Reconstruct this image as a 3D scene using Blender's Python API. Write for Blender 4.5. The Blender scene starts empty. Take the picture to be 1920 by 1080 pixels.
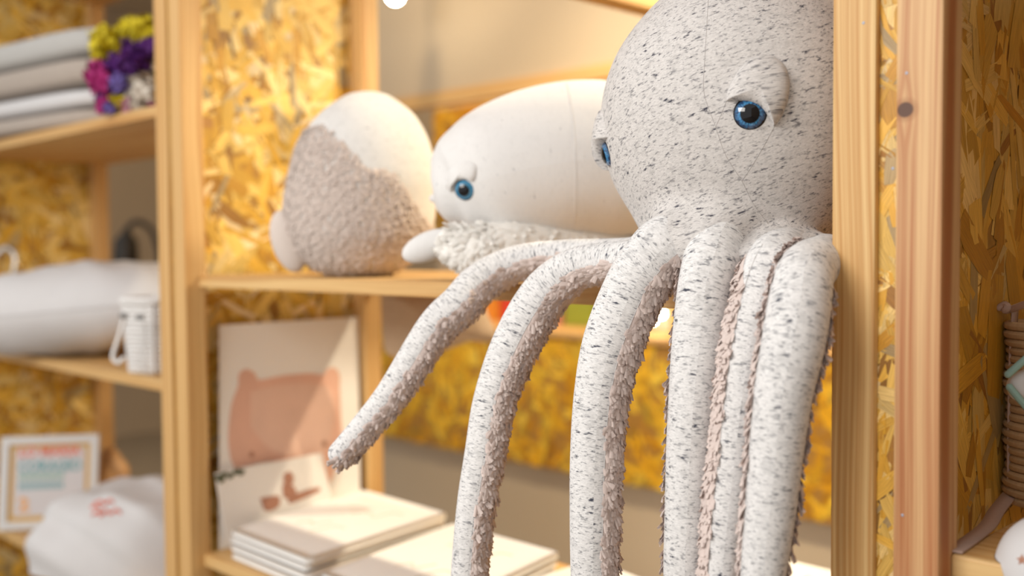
import bpy, bmesh, math, random
import numpy as np
from mathutils import Vector, Matrix
from mathutils.bvhtree import BVHTree

random.seed(7)
rng = np.random.default_rng(7)
D = bpy.data
S = bpy.context.scene
COL = S.collection

# ------------------------------------------------------------------ camera
F_PX = 1940.0
CAM_H = 1.30
YAW, PITCH, ROLL = math.radians(45), math.radians(2.3), math.radians(0.42)
s_, c_ = math.sin(YAW), math.cos(YAW)
FWD = Vector((-s_ * math.cos(PITCH), c_ * math.cos(PITCH), -math.sin(PITCH)))
R0 = Vector((c_, s_, 0)); U0 = R0.cross(FWD)
RGT = (R0 * math.cos(ROLL) - U0 * math.sin(ROLL)).normalized()
UPV = (U0 * math.cos(ROLL) + R0 * math.sin(ROLL)).normalized()
CAM = Vector((0, 0, CAM_H))
cd = D.cameras.new('camera'); cam = D.objects.new('camera', cd); COL.objects.link(cam)
cam.matrix_world = Matrix(((RGT.x, UPV.x, -FWD.x, 0), (RGT.y, UPV.y, -FWD.y, 0), (RGT.z, UPV.z, -FWD.z, CAM_H), (0, 0, 0, 1)))
cd.sensor_width = 36.0; cd.lens = 36.0 * F_PX / 1920.0
cd.clip_start = 0.05
cd.dof.use_dof = True; cd.dof.focus_distance = 1.20; cd.dof.aperture_fstop = 1.9
S.camera = cam

# ------------------------------------------------------------------ world, light, exposure
S.view_settings.view_transform = 'Standard'; S.view_settings.look = 'None'
S.view_settings.gamma = 1.0; S.view_settings.use_curve_mapping = False
S.view_settings.exposure = 0.33
S.cycles.use_denoising = True
S.cycles.max_bounces = 6; S.cycles.diffuse_bounces = 4
w = D.worlds.new('world'); S.world = w; w.use_nodes = True
bg = w.node_tree.nodes['Background']; bg.inputs[0].default_value = (1.0, 0.98, 0.96, 1); bg.inputs[1].default_value = 0.62

def area(name, loc, target, sx, sy, power, col):
    l = D.lights.new(name, 'AREA'); l.shape = 'RECTANGLE'; l.size = sx; l.size_y = sy; l.energy = power; l.color = col
    o = D.objects.new(name, l); COL.objects.link(o); o.location = loc
    o.rotation_euler = (Vector(target) - Vector(loc)).to_track_quat('-Z', 'Y').to_euler()
    return o
def spot(name, loc, target, power, col, ang=70, rad=0.04, blend=0.4):
    l = D.lights.new(name, 'SPOT'); l.energy = power; l.color = col; l.spot_size = math.radians(ang); l.spot_blend = blend; l.shadow_soft_size = rad
    o = D.objects.new(name, l); COL.objects.link(o); o.location = loc
    o.rotation_euler = (Vector(target) - Vector(loc)).to_track_quat('-Z', 'Y').to_euler()
    return o
WARM = (1.0, 0.74, 0.42)
area('front_fill_light', (-1.25, -1.45, 2.25), (-0.95, 1.1, 1.0), 1.5, 0.9, 43, (1.0, 0.95, 0.89))  # unseen soft fill, added in front to brighten the octopus and lower shelf
spot('warm_spot', (-0.25, 2.45, 2.62), (-1.45, 1.2, 1.35), 105, (1.0, 0.86, 0.62), 60, 0.03)
spot('warm_spot', (-0.95, 2.45, 2.62), (-1.35, 1.3, 0.75), 105, (1.0, 0.87, 0.64), 70, 0.03)
spot('warm_spot', (-1.9, 1.72, 2.75), (-2.0, 2.6, 0.55), 108, (1.0, 0.81, 0.54), 84, 0.05, 1.0)  # unseen spot added to brighten the counter front
spot('warm_spot', (-0.7, 1.72, 2.75), (-0.7, 2.6, 0.55), 108, (1.0, 0.81, 0.54), 84, 0.05, 1.0)  # second added spot for the counter, also unseen
spot('warm_spot', (-2.6, 1.85, 2.72), (-2.9, 2.9, 1.4), 20, WARM, 110, 0.05)
spot('warm_spot', (-3.1, 2.84, 2.75), (-3.3, 3.1, 1.7), 60, WARM, 100, 0.05)  # added lamp hidden behind the fascia, brightens the strand board strip
spot('warm_spot', (-4.6, 2.6, 2.8), (-5.6, 3.8, 1.2), 40, WARM, 110, 0.05)

# ------------------------------------------------------------------ pixel helpers (pixel + real depth or plane -> world point)
def ray(px, py):
    return FWD + RGT * ((px - 960.0) / F_PX) + UPV * ((540.0 - py) / F_PX)
def at(px, py, d):
    return CAM + ray(px, py) * d
def onplane(px, py, axis, val):
    r = ray(px, py); t = (val - CAM[axis]) / r[axis]
    return CAM + r * t

# ------------------------------------------------------------------ objects helpers
def link(o, parent=None):
    COL.objects.link(o)
    if parent is not None: o.parent = parent
    return o
def thing(name, label, cat, loc, group=None):
    o = D.objects.new(name, None); COL.objects.link(o); o.location = loc; o.empty_display_size = 0.05
    o['label'] = label; o['category'] = cat
    if group: o['group'] = group
    return o
def mesh_from(name, verts, faces, mat=None, parent=None, smooth=True, uvs=None, cols=None, kind=None, label=None, normals=None):
    """verts in world space; the object is placed under its parent with local coordinates"""
    off = Vector(parent_world(parent)) if parent is not None else Vector((0, 0, 0))
    V = np.asarray(verts, dtype=float) - np.array(off)
    me = D.meshes.new(name)
    me.from_pydata([tuple(v) for v in V], [], [tuple(int(i) for i in f) for f in faces])
    if smooth: me.polygons.foreach_set('use_smooth', [True] * len(me.polygons))
    if uvs is not None:
        ul = me.uv_layers.new(name='UVMap')
        li = np.zeros(len(me.loops), dtype=np.int32); me.loops.foreach_get('vertex_index', li)
        ul.data.foreach_set('uv', np.asarray(uvs, dtype=float)[li].ravel())
    if cols is not None:
        ca = me.color_attributes.new('Col', 'FLOAT_COLOR', 'POINT')
        ca.data.foreach_set('color', np.asarray(cols, dtype=float).ravel())
    if mat is not None: me.materials.append(mat)
    me.update()
    if normals is not None: me.normals_split_custom_set_from_vertices([tuple(x) for x in norm(np.asarray(normals, float))])
    o = D.objects.new(name, me); link(o, parent)
    if kind: o['kind'] = kind
    if label: o['label'] = label
    return o
def parent_world(p):
    v = Vector((0, 0, 0))
    while p is not None:
        v = v + p.location; p = p.parent
    return v
def topmesh(o, label, cat, group=None):
    o['label'] = label; o['category'] = cat
    if group: o['group'] = group
    return o
def recenter(o):
    me = o.data; n = len(me.vertices); a = np.zeros(n * 3); me.vertices.foreach_get('co', a); a = a.reshape(-1, 3)
    b = np.array([(a[:, 0].min() + a[:, 0].max()) / 2, (a[:, 1].min() + a[:, 1].max()) / 2, a[:, 2].min()])
    me.vertices.foreach_set('co', (a - b).ravel()); o.location = Vector(o.location) + Vector(b); me.update(); return o

def box(name, lo, hi, mat, parent=None, bevel=0.003, kind=None, label=None, rot=None):
    bm = bmesh.new(); bmesh.ops.create_cube(bm, size=1)
    lo = Vector(lo); hi = Vector(hi); ctr = (lo + hi) / 2; sz = hi - lo
    for v in bm.verts: v.co = Vector((v.co.x * sz.x, v.co.y * sz.y, v.co.z * sz.z))
    if bevel: bmesh.ops.bevel(bm, geom=bm.edges[:], offset=bevel, segments=2, affect='EDGES', profile=0.6)
    me = D.meshes.new(name); bm.to_mesh(me); bm.free()
    if mat: me.materials.append(mat)
    o = D.objects.new(name, me); link(o, parent)
    o.location = ctr - (parent_world(parent) if parent is not None else Vector((0, 0, 0)))
    if rot: o.rotation_euler = rot
    if kind: o['kind'] = kind
    if label: o['label'] = label
    return o

def catmull(P, n):
    P = np.asarray(P, float); m = len(P); out = []
    ts = np.linspace(0, m - 1, n)
    for t in ts:
        i = min(int(t), m - 2); f = t - i
        p0 = P[max(i - 1, 0)]; p1 = P[i]; p2 = P[i + 1]; p3 = P[min(i + 2, m - 1)]
        out.append(0.5 * ((2 * p1) + (-p0 + p2) * f + (2 * p0 - 5 * p1 + 4 * p2 - p3) * f * f + (-p0 + 3 * p1 - 3 * p2 + p3) * f ** 3))
    return np.array(out)
def norm(a): return a / np.maximum(np.linalg.norm(a, axis=-1, keepdims=True), 1e-9)

def frames(C, ref=None):
    """tangent, normal towards the reference point (default: the shop front) and binormal along a centre line"""
    T = norm(np.gradient(C, axis=0))
    ref = np.array(CAM) if ref is None else np.array(ref)
    N = ref[None, :] - C
    N = norm(N - (N * T).sum(1, keepdims=True) * T)
    B = np.cross(N, T)
    return T, N, B
def resample(C, R, n):
    d = np.concatenate([[0], np.cumsum(np.linalg.norm(np.diff(C, axis=0), axis=1))])
    t = np.linspace(0, d[-1], n)
    return np.stack([np.interp(t, d, C[:, k]) for k in range(3)], 1), np.interp(t, d, R), t
def tube(C, R, nseg=32, cap_a=True, cap_b=True, ref=None, squash=1.0):
    """closed tube, with hemispherical ends; returns verts, faces, uv (metres)"""
    T, N, B = frames(C, ref)
    rings = []; L = np.concatenate([[0], np.cumsum(np.linalg.norm(np.diff(C, axis=0), axis=1))])
    def ring(c, n, b, r): 
        a = np.linspace(0, 2 * math.pi, nseg + 1)
        return c + r * (np.cos(a)[:, None] * n * squash + np.sin(a)[:, None] * b)
    V = []; UV = []
    def add(c, n, b, r, l, r_uv):
        V.append(ring(c, n, b, r)); a = np.linspace(0, 2 * math.pi, nseg + 1)
        UV.append(np.stack([a * r_uv, np.full(nseg + 1, l)], 1))
    rm = float(np.median(R))
    if cap_a:
        for k in range(1, 6)[::-1]:
            a = k / 5.2 * math.pi / 2
            add(C[0] - T[0] * R[0] * math.sin(a), N[0], B[0], R[0] * math.cos(a), -R[0] * a, rm)
    for i in range(len(C)): add(C[i], N[i], B[i], R[i], L[i], rm)
    if cap_b:
        for k in range(1, 7):
            a = k / 6.2 * math.pi / 2
            add(C[-1] + T[-1] * R[-1] * math.sin(a), N[-1], B[-1], R[-1] * math.cos(a), L[-1] + R[-1] * a, rm)
    m = nseg + 1; nr = len(V); F = []
    for i in range(nr - 1):
        for j in range(nseg):
            F.append((i * m + j, i * m + j + 1, (i + 1) * m + j + 1, (i + 1) * m + j))
    F.append(tuple(range(nseg - 1, -1, -1))); F.append(tuple((nr - 1) * m + j for j in range(nseg)))
    F = [f[::-1] for f in F]
    return np.concatenate(V), F, np.concatenate(UV)
def simple_tube(pts, r, nseg=8, n=None):
    C = catmull(pts, n or len(pts) * 4); R = np.full(len(C), r)
    return tube(C, R, nseg)
def merge(parts):
    V = []; F = []; o = 0; U = []
    for p in parts:
        v, f = p[0], p[1]; V.append(np.asarray(v)); F += [tuple(i + o for i in q) for q in f]; o += len(v)
        U.append(p[2] if len(p) > 2 and p[2] is not None else np.zeros((len(v), 2)))
    return np.concatenate(V), F, np.concatenate(U)
def ellipsoid(c, ax, nu=24, nv=16, e=1.0):
    """ax: three axis vectors (with lengths)"""
    V = []; F = []
    for i in range(nv + 1):
        th = math.pi * i / nv
        for j in range(nu):
            ph = 2 * math.pi * j / nu
            f = lambda x: math.copysign(abs(x) ** e, x)
            V.append(np.array(c) + np.array(ax[0]) * f(math.sin(th)) * f(math.cos(ph)) + np.array(ax[1]) * f(math.sin(th)) * f(math.sin(ph)) + np.array(ax[2]) * f(math.cos(th)))
    for i in range(nv):
        for j in range(nu):
            F.append((i * nu + j, (i + 1) * nu + j, (i + 1) * nu + (j + 1) % nu, i * nu + (j + 1) % nu))
    return np.array(V), F
def petals(Pn, Nn, Tn, wid, lng, lift=0.5, jitter=0.5, tip=.62):
    """tufts: small curved flaps, 9 vertices each"""
    n = len(Pn); W = wid * (1 + jitter * (rng.random(n) - .5)); L = lng * (1 + jitter * (rng.random(n) - .5))
    Bn = np.cross(Nn, Tn); a = (rng.random(n) - .5) * 1.1
    T2 = norm(Tn * np.cos(a)[:, None] + Bn * np.sin(a)[:, None]); B2 = np.cross(Nn, T2)
    lf = lift * (0.6 + 0.8 * rng.random(n))
    V = np.zeros((n, 9, 3)); k = 0
    for j, (tl, wj, nl) in enumerate(((0.0, 0.55, -0.1), (0.5, 1.0, 0.55), (1.0, tip, 0.75))):
        for i in (-1, 0, 1):
            cv = 0.0 if i == 0 else -0.22
            V[:, k] = Pn + T2 * (L * tl)[:, None] + B2 * (W * 0.5 * wj * i)[:, None] + Nn * (L * (nl * lf + cv * wj * 0.6) + (0.06 * L * rng.standard_normal(n) if j == 2 else 0))[:, None]
            k += 1
    base = np.arange(n)[:, None] * 9
    q = np.array([[3, 4, 1, 0], [4, 5, 2, 1], [6, 7, 4, 3], [7, 8, 5, 4]])
    Fq = (base[:, None, :] + q[None, :, :]).reshape(-1, 4)
    return V.reshape(-1, 3), [tuple(f) for f in Fq]

# ------------------------------------------------------------------ materials
def nmat(name):
    m = D.materials.new(name); m.use_nodes = True; nt = m.node_tree
    return m, nt, nt.nodes['Principled BSDF']
def N(nt, t, **kw):
    n = nt.nodes.new(t)
    for k, v in kw.items():
        if k.startswith('i_'):
            key = k[2:]; n.inputs[int(key) if key.isdigit() else key].default_value = v
        else: setattr(n, k, v)
    return n
def plain(name, col, rough=0.6, metal=0.0, coat=0.0, emit=None, noise=0.0, nscale=30, bump=0.0, sheen=0.0, stretch=None):
    m, nt, b = nmat(name)
    b.inputs['Base Color'].default_value = (*col, 1); b.inputs['Roughness'].default_value = rough; b.inputs['Metallic'].default_value = metal
    b.inputs['Coat Weight'].default_value = coat; b.inputs['Sheen Weight'].default_value = sheen
    if emit: b.inputs['Emission Color'].default_value = (*emit[0], 1); b.inputs['Emission Strength'].default_value = emit[1]
    if noise or bump:
        tc = N(nt, 'ShaderNodeTexCoord'); mp = N(nt, 'ShaderNodeMapping'); nt.links.new(tc.outputs['Object'], mp.inputs[0])
        if stretch: mp.inputs['Scale'].default_value = stretch
        nz = N(nt, 'ShaderNodeTexNoise', i_Scale=nscale, i_Detail=4.0); nt.links.new(mp.outputs[0], nz.inputs['Vector'])
        if noise:
            mx = N(nt, 'ShaderNodeMixRGB'); mx.inputs[1].default_value = (*[x * (1 - noise) for x in col], 1); mx.inputs[2].default_value = (*[min(1, x * (1 + noise)) for x in col], 1)
            nt.links.new(nz.outputs[0], mx.inputs[0]); nt.links.new(mx.outputs[0], b.inputs['Base Color'])
        if bump:
            bp = N(nt, 'ShaderNodeBump', i_Strength=bump, i_Distance=0.004); nt.links.new(nz.outputs[0], bp.inputs['Height']); nt.links.new(bp.outputs[0], b.inputs['Normal'])
    return m

def furmat(name, col, trans=0.12, nscale=120, var=.14):
    m = plain(name, col, 0.95, noise=var, nscale=nscale, sheen=.2); nt = m.node_tree; b = nt.nodes['Principled BSDF']; out = nt.nodes['Material Output']
    tr = N(nt, 'ShaderNodeBsdfTranslucent'); mx = N(nt, 'ShaderNodeMixShader'); mx.inputs[0].default_value = trans
    src = b.inputs['Base Color'].links[0].from_socket; nt.links.new(src, tr.inputs['Color'])
    nt.links.new(b.outputs[0], mx.inputs[1]); nt.links.new(tr.outputs[0], mx.inputs[2]); nt.links.new(mx.outputs[0], out.inputs['Surface']); return m

def speckle(name, base, fleck, sx=55, sy=190, thr=0.60, rot=0.0, heather=0.16, soft=0.07):
    """heathered knit with dark flecks drawn across the tube (uv in metres)"""
    m, nt, b = nmat(name); L = nt.links.new
    uv = N(nt, 'ShaderNodeUVMap')
    def noise(mx, my, detail, seed, r=rot):
        mp = N(nt, 'ShaderNodeMapping'); mp.inputs['Scale'].default_value = (mx, my, 1); mp.inputs['Location'].default_value = (seed, seed * .7, seed * 1.3)
        vr = N(nt, 'ShaderNodeVectorRotate', rotation_type='Z_AXIS', i_Angle=r); L(uv.outputs[0], vr.inputs['Vector']); L(vr.outputs[0], mp.inputs[0]); nz = N(nt, 'ShaderNodeTexNoise', i_Scale=1.0, i_Detail=detail, i_Roughness=0.6); L(mp.outputs[0], nz.inputs['Vector']); return nz.outputs[0]
    def ramp(src, a, b_):
        r = N(nt, 'ShaderNodeMapRange'); r.inputs['From Min'].default_value = a; r.inputs['From Max'].default_value = b_; L(src, r.inputs[0]); return r.outputs[0]
    def math_(op, a, b_):
        n = N(nt, 'ShaderNodeMath', operation=op)
        for k, v in ((0, a), (1, b_)):
            if isinstance(v, (int, float)): n.inputs[k].default_value = v
            else: L(v, n.inputs[k])
        return n.outputs[0]
    fl = ramp(noise(sx, sy, 3.0, 3.1), thr, thr + soft)
    mask = ramp(noise(sx * .35, sy * .3, 1.0, 9.4), 0.34, 0.58)
    fl2 = ramp(noise(sx * 1.8, sy * 1.7, 2.0, 17.7), thr + .02, thr + .10)
    f = math_('MAXIMUM', math_('MULTIPLY', fl, mask), math_('MULTIPLY', fl2, 0.55))
    he = ramp(noise(sx * 3.0, sy * 4.0, 3.0, 5.5), 0.3, 0.75)
    c1 = N(nt, 'ShaderNodeMixRGB'); c1.inputs[1].default_value = (*base, 1); c1.inputs[2].default_value = (*[x * (1 - heather * 2) for x in base], 1); L(he, c1.inputs[0])
    pa = ramp(noise(sx * 1.1, sy * .55, 2.0, 23.3), 0.50, 0.72)
    c15 = N(nt, 'ShaderNodeMixRGB'); L(math_('MULTIPLY', pa, heather * 2.2), c15.inputs[0]); L(c1.outputs[0], c15.inputs[1]); c15.inputs[2].default_value = (*[x * .45 for x in base], 1)
    c2 = N(nt, 'ShaderNodeMixRGB'); L(f, c2.inputs[0]); L(c15.outputs[0], c2.inputs[1]); c2.inputs[2].default_value = (*fleck, 1)
    L(c2.outputs[0], b.inputs['Base Color']); b.inputs['Roughness'].default_value = 0.9; b.inputs['Sheen Weight'].default_value = 0.15
    kn = noise(900, 900, 1.0, 1.0, 0.0)
    bp = N(nt, 'ShaderNodeBump', i_Strength=0.25, i_Distance=0.001); L(kn, bp.inputs['Height']); L(bp.outputs[0], b.inputs['Normal'])
    return m

def wood(name, axis='z', light=(0.75, 0.51, 0.225), dark=(0.55, 0.29, 0.09), freq=90, knot=None, contrast=1.0, rough=0.55):
    """pine: fine growth rings running along the given axis, with an optional knot (object space)"""
    m, nt, b = nmat(name); L = nt.links.new
    tc = N(nt, 'ShaderNodeTexCoord'); sp = N(nt, 'ShaderNodeSeparateXYZ'); L(tc.outputs['Object'], sp.inputs[0])
    ai = 'xyz'.index(axis); oth = [i for i in range(3) if i != ai]
    def M(op, a, b_=None):
        n = N(nt, 'ShaderNodeMath', operation=op)
        for k, v in ((0, a), (1, b_)):
            if v is None: continue
            if isinstance(v, (int, float)): n.inputs[k].default_value = v
            else: L(v, n.inputs[k])
        return n.outputs[0]
    p = sp.outputs[oth[0]]; q = sp.outputs[oth[1]]; al = sp.outputs[ai]
    info = N(nt, 'ShaderNodeObjectInfo')
    rnd = M('MULTIPLY', info.outputs['Random'], 13.0)
    cx = N(nt, 'ShaderNodeCombineXYZ'); L(M('MULTIPLY', p, 6.0), cx.inputs[0]); L(M('MULTIPLY', al, 1.6), cx.inputs[1]); L(rnd, cx.inputs[2])
    wob = N(nt, 'ShaderNodeTexNoise', i_Scale=1.0, i_Detail=1.0); L(cx.outputs[0], wob.inputs['Vector'])
    c = M('ADD', M('ADD', p, M('MULTIPLY', q, 0.55)), M('MULTIPLY', M('SUBTRACT', wob.outputs[0], 0.5), 0.035))
    if knot:
        kp, ka = knot
        dp = M('SUBTRACT', p, kp); da = M('SUBTRACT', al, ka)
        r2 = M('ADD', M('MULTIPLY', M('MULTIPLY', dp, dp), 9000.0), M('MULTIPLY', M('MULTIPLY', da, da), 1300.0))
        g = M('POWER', 2.718, M('MULTIPLY', r2, -1.0))
        sg = M('SIGN', dp)
        c = M('ADD', c, M('MULTIPLY', M('MULTIPLY', sg, g), -0.008))
    cv = N(nt, 'ShaderNodeCombineXYZ'); L(M('MULTIPLY', c, freq * 1.0), cv.inputs[0]); L(M('MULTIPLY', al, 0.5), cv.inputs[1]); L(rnd, cv.inputs[2])
    rings = N(nt, 'ShaderNodeTexNoise', i_Scale=1.6, i_Detail=3.0, i_Roughness=0.55); L(cv.outputs[0], rings.inputs['Vector'])
    r = N(nt, 'ShaderNodeMapRange'); r.inputs['From Min'].default_value = 0.5 - 0.17 / contrast; r.inputs['From Max'].default_value = 0.5 + 0.17 / contrast; L(rings.outputs[0], r.inputs[0])
    mx = N(nt, 'ShaderNodeMixRGB'); mx.inputs[1].default_value = (*light, 1); mx.inputs[2].default_value = (*dark, 1); L(r.outputs[0], mx.inputs[0])
    out = mx.outputs[0]
    fb = N(nt, 'ShaderNodeCombineXYZ'); L(M('MULTIPLY', p, 900.0), fb.inputs[0]); L(M('MULTIPLY', al, 18.0), fb.inputs[1]); L(M('MULTIPLY', q, 900.0), fb.inputs[2])
    fib = N(nt, 'ShaderNodeTexNoise', i_Scale=1.0, i_Detail=2.0); L(fb.outputs[0], fib.inputs['Vector'])
    m2 = N(nt, 'ShaderNodeMixRGB', blend_type='MULTIPLY'); m2.inputs[0].default_value = 0.35; L(out, m2.inputs[1])
    rr = N(nt, 'ShaderNodeValToRGB'); rr.color_ramp.elements[0].color = (.6, .55, .5, 1); rr.color_ramp.elements[1].color = (1.15, 1.1, 1.05, 1); L(fib.outputs[0], rr.inputs[0]); L(rr.outputs[0], m2.inputs[2]); out = m2.outputs[0]
    if knot:
        rk = N(nt, 'ShaderNodeMapRange'); rk.inputs['From Min'].default_value = 0.62; rk.inputs['From Max'].default_value = 0.40; 
        dp2 = M('MULTIPLY', M('MULTIPLY', dp, dp), 14000.0); da2 = M('MULTIPLY', M('MULTIPLY', da, da), 17000.0)
        L(M('ADD', dp2, da2), rk.inputs[0])
        rk.inputs['From Min'].default_value = 1.1; rk.inputs['From Max'].default_value = 0.75
        m3 = N(nt, 'ShaderNodeMixRGB'); L(rk.outputs[0], m3.inputs[0]); L(out, m3.inputs[1]); m3.inputs[2].default_value = (0.10, 0.04, 0.02, 1)
        rk2 = N(nt, 'ShaderNodeMapRange'); rk2.inputs['From Min'].default_value = 3.2; rk2.inputs['From Max'].default_value = 0.9; L(M('ADD', dp2, da2), rk2.inputs[0])
        m4 = N(nt, 'ShaderNodeMixRGB'); L(M('MULTIPLY', rk2.outputs[0], 0.6), m4.inputs[0]); L(out, m4.inputs[1]); m4.inputs[2].default_value = (0.30, 0.12, 0.04, 1)
        L(m4.outputs[0], m3.inputs[1]); out = m3.outputs[0]
    L(out, b.inputs['Base Color']); b.inputs['Roughness'].default_value = rough
    bp = N(nt, 'ShaderNodeBump', i_Strength=0.12, i_Distance=0.001); L(fib.outputs[0], bp.inputs['Height']); L(bp.outputs[0], b.inputs['Normal'])
    return m

def osb_mat():
    m, nt, b = nmat('wood_strands'); L = nt.links.new
    at_ = N(nt, 'ShaderNodeVertexColor', layer_name='Col'); uv = N(nt, 'ShaderNodeUVMap')
    mp = N(nt, 'ShaderNodeMapping'); mp.inputs['Scale'].default_value = (25, 700, 1); L(uv.outputs[0], mp.inputs[0])
    nz = N(nt, 'ShaderNodeTexNoise', i_Scale=1.0, i_Detail=3.0); L(mp.outputs[0], nz.inputs['Vector'])
    r = N(nt, 'ShaderNodeValToRGB'); r.color_ramp.elements[0].position = .3; r.color_ramp.elements[1].position = .7; r.color_ramp.elements[0].color = (.62, .55, .42, 1); r.color_ramp.elements[1].color = (1.1, 1.08, 1.0, 1); L(nz.outputs[0], r.inputs[0])
    mx = N(nt, 'ShaderNodeMixRGB', blend_type='MULTIPLY'); mx.inputs[0].default_value = .8; L(at_.outputs[0], mx.inputs[1]); L(r.outputs[0], mx.inputs[2]); L(mx.outputs[0], b.inputs['Base Color'])
    b.inputs['Roughness'].default_value = 0.5
    bp = N(nt, 'ShaderNodeBump', i_Strength=0.3, i_Distance=0.001); L(nz.outputs[0], bp.inputs['Height']); L(bp.outputs[0], b.inputs['Normal'])
    return m

MT = dict(
    pine=wood('pine_upright', 'z', freq=150, contrast=1.2), pine_x=wood('pine_board', 'x', freq=70), pine_y=wood('pine_rail', 'y'),
    pine_red=None, osb=osb_mat(), osb_core=plain('board_core', (0.42, 0.22, 0.04), 0.7, noise=.4, nscale=60),
    beige_wall=plain('beige_paint', (0.55, 0.46, 0.34), 0.8, noise=.04, nscale=3), tan_wall=plain('taupe_paint', (0.44, 0.35, 0.25), 0.85, noise=.05, nscale=3),
    floor=plain('grey_floor', (0.30, 0.25, 0.19), 0.6, noise=.15, nscale=6),
    speck=speckle('speckled_jersey', (0.86, 0.85, 0.845), (0.045, 0.05, 0.075), 72, 230, 0.555, soft=0.12, heather=.17),
    speck_head=speckle('speckled_jersey_head', (0.71, 0.68, 0.66), (0.045, 0.045, 0.065), 82, 215, 0.556, rot=-0.30, soft=0.12, heather=.15),
    fur=furmat('pink_beige_minky', (0.73, 0.62, 0.575)),
    seam=plain('seam_thread', (0.52, 0.50, 0.49), 0.9), seam_white=plain('white_seam_thread', (0.66, 0.64, 0.62), 0.9),
    black=plain('black_gloss', (0.003, 0.003, 0.005), 0.06),
    whale=speckle('white_jersey', (0.75, 0.74, 0.73), (0.30, 0.30, 0.32), 90, 260, 0.66, heather=.03),
    ball=speckle('grey_jersey', (0.74, 0.73, 0.71), (0.25, 0.25, 0.25), 80, 190, 0.63, heather=.08),
    whitefur=furmat('cream_fur', (0.92, 0.90, 0.86), .08, 80, .04),
    ballfur=furmat('dusky_beige_plush', (0.60, 0.505, 0.45), .1, 90, .1),
    ballfin=plain('beige_jersey', (0.62, 0.54, 0.49), 0.9, noise=.06, nscale=300),
    paper=plain('white_card', (0.85, 0.81, 0.76), 0.45), pink=plain('peach_watercolour', (0.74, 0.44, 0.33), 0.5, noise=.18, nscale=14), pink2=plain('pale_peach_wash', (0.77, 0.51, 0.40), 0.5, noise=.1, nscale=20),
    brick=plain('brown_print', (0.42, 0.20, 0.13), 0.6, noise=.25, nscale=60), leaf=plain('dark_leaf_print', (0.12, 0.13, 0.08), 0.6),
    linen=plain('white_linen', (0.84, 0.82, 0.79), 0.55, noise=.02, nscale=20, bump=.3), film=plain('ivory_side', (0.80, 0.76, 0.70), 0.35, coat=.3), sketch=plain('sand_ink', (0.62, 0.47, 0.30), 0.7),
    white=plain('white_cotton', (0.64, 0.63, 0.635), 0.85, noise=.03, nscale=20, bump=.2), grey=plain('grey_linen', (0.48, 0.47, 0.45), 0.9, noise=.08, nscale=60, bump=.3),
    taupe=plain('taupe_linen', (0.42, 0.36, 0.31), 0.9, noise=.1, nscale=60, bump=.3), wicker=plain('white_wicker', (0.78, 0.77, 0.76), 0.6, noise=.06, nscale=90),
    shadow_grey=plain('hole_shade', (0.20, 0.20, 0.20), 0.9),  # dark tone painted in for the shade inside the basket holes
    brass=plain('brass', (0.75, 0.52, 0.20), 0.25, metal=1.0), steel=plain('pale_metal', (0.70, 0.68, 0.64), 0.3, metal=1.0), darkmetal=plain('dark_metal', (0.05, 0.045, 0.04), 0.5, metal=.6),
    screw=plain('zinc_screw', (0.40, 0.42, 0.50), 0.6, metal=.3), glow=plain('lamp_glow', (1, .9, .7), .5, emit=((1.0, 0.86, 0.62), 60)), fairy=plain('fairy_glow', (1, .9, .7), .5, emit=((1.0, 0.80, 0.45), 45)),
    mauve=plain('mauve_ribbon', (0.50, 0.36, 0.30), 0.85, noise=.06, nscale=200), rope=plain('jute_rope', (0.52, 0.36, 0.20), 0.9, noise=.2, nscale=200), teal=plain('sea_green_cloth', (0.30, 0.48, 0.44), 0.9),
    tan=plain('tan_plush', (0.55, 0.33, 0.16), 0.95, noise=.15, nscale=60, bump=.4), gold=plain('ochre_mount', (0.66, 0.40, 0.10), 0.6), coral=plain('coral_ink', (0.78, 0.24, 0.17), 0.6), tealink=plain('teal_ink', (0.20, 0.42, 0.46), 0.6), green_ink=plain('sage_ink', (0.32, 0.52, 0.46), 0.6), orange=plain('orange_ink', (0.85, 0.42, 0.12), 0.6),
    yellow=plain('yellow_petal', (0.62, 0.50, 0.01), 0.7), purple=plain('purple_petal', (0.09, 0.012, 0.17), 0.7), magenta=plain('magenta_petal', (0.42, 0.02, 0.18), 0.7), lilac=plain('violet_petal', (0.17, 0.12, 0.40), 0.7), cream=plain('cream_petal', (0.62, 0.56, 0.48), 0.7), rose=plain('rose_petal', (0.60, 0.30, 0.40), 0.7), stem=plain('green_stem', (0.09, 0.12, 0.03), 0.7),
)
MT['pine_red'] = wood('red_pine_upright', 'z', light=(0.70, 0.45, 0.22), dark=(0.42, 0.15, 0.05), freq=62, knot=(-0.0135, 0.0), contrast=1.5)
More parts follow.
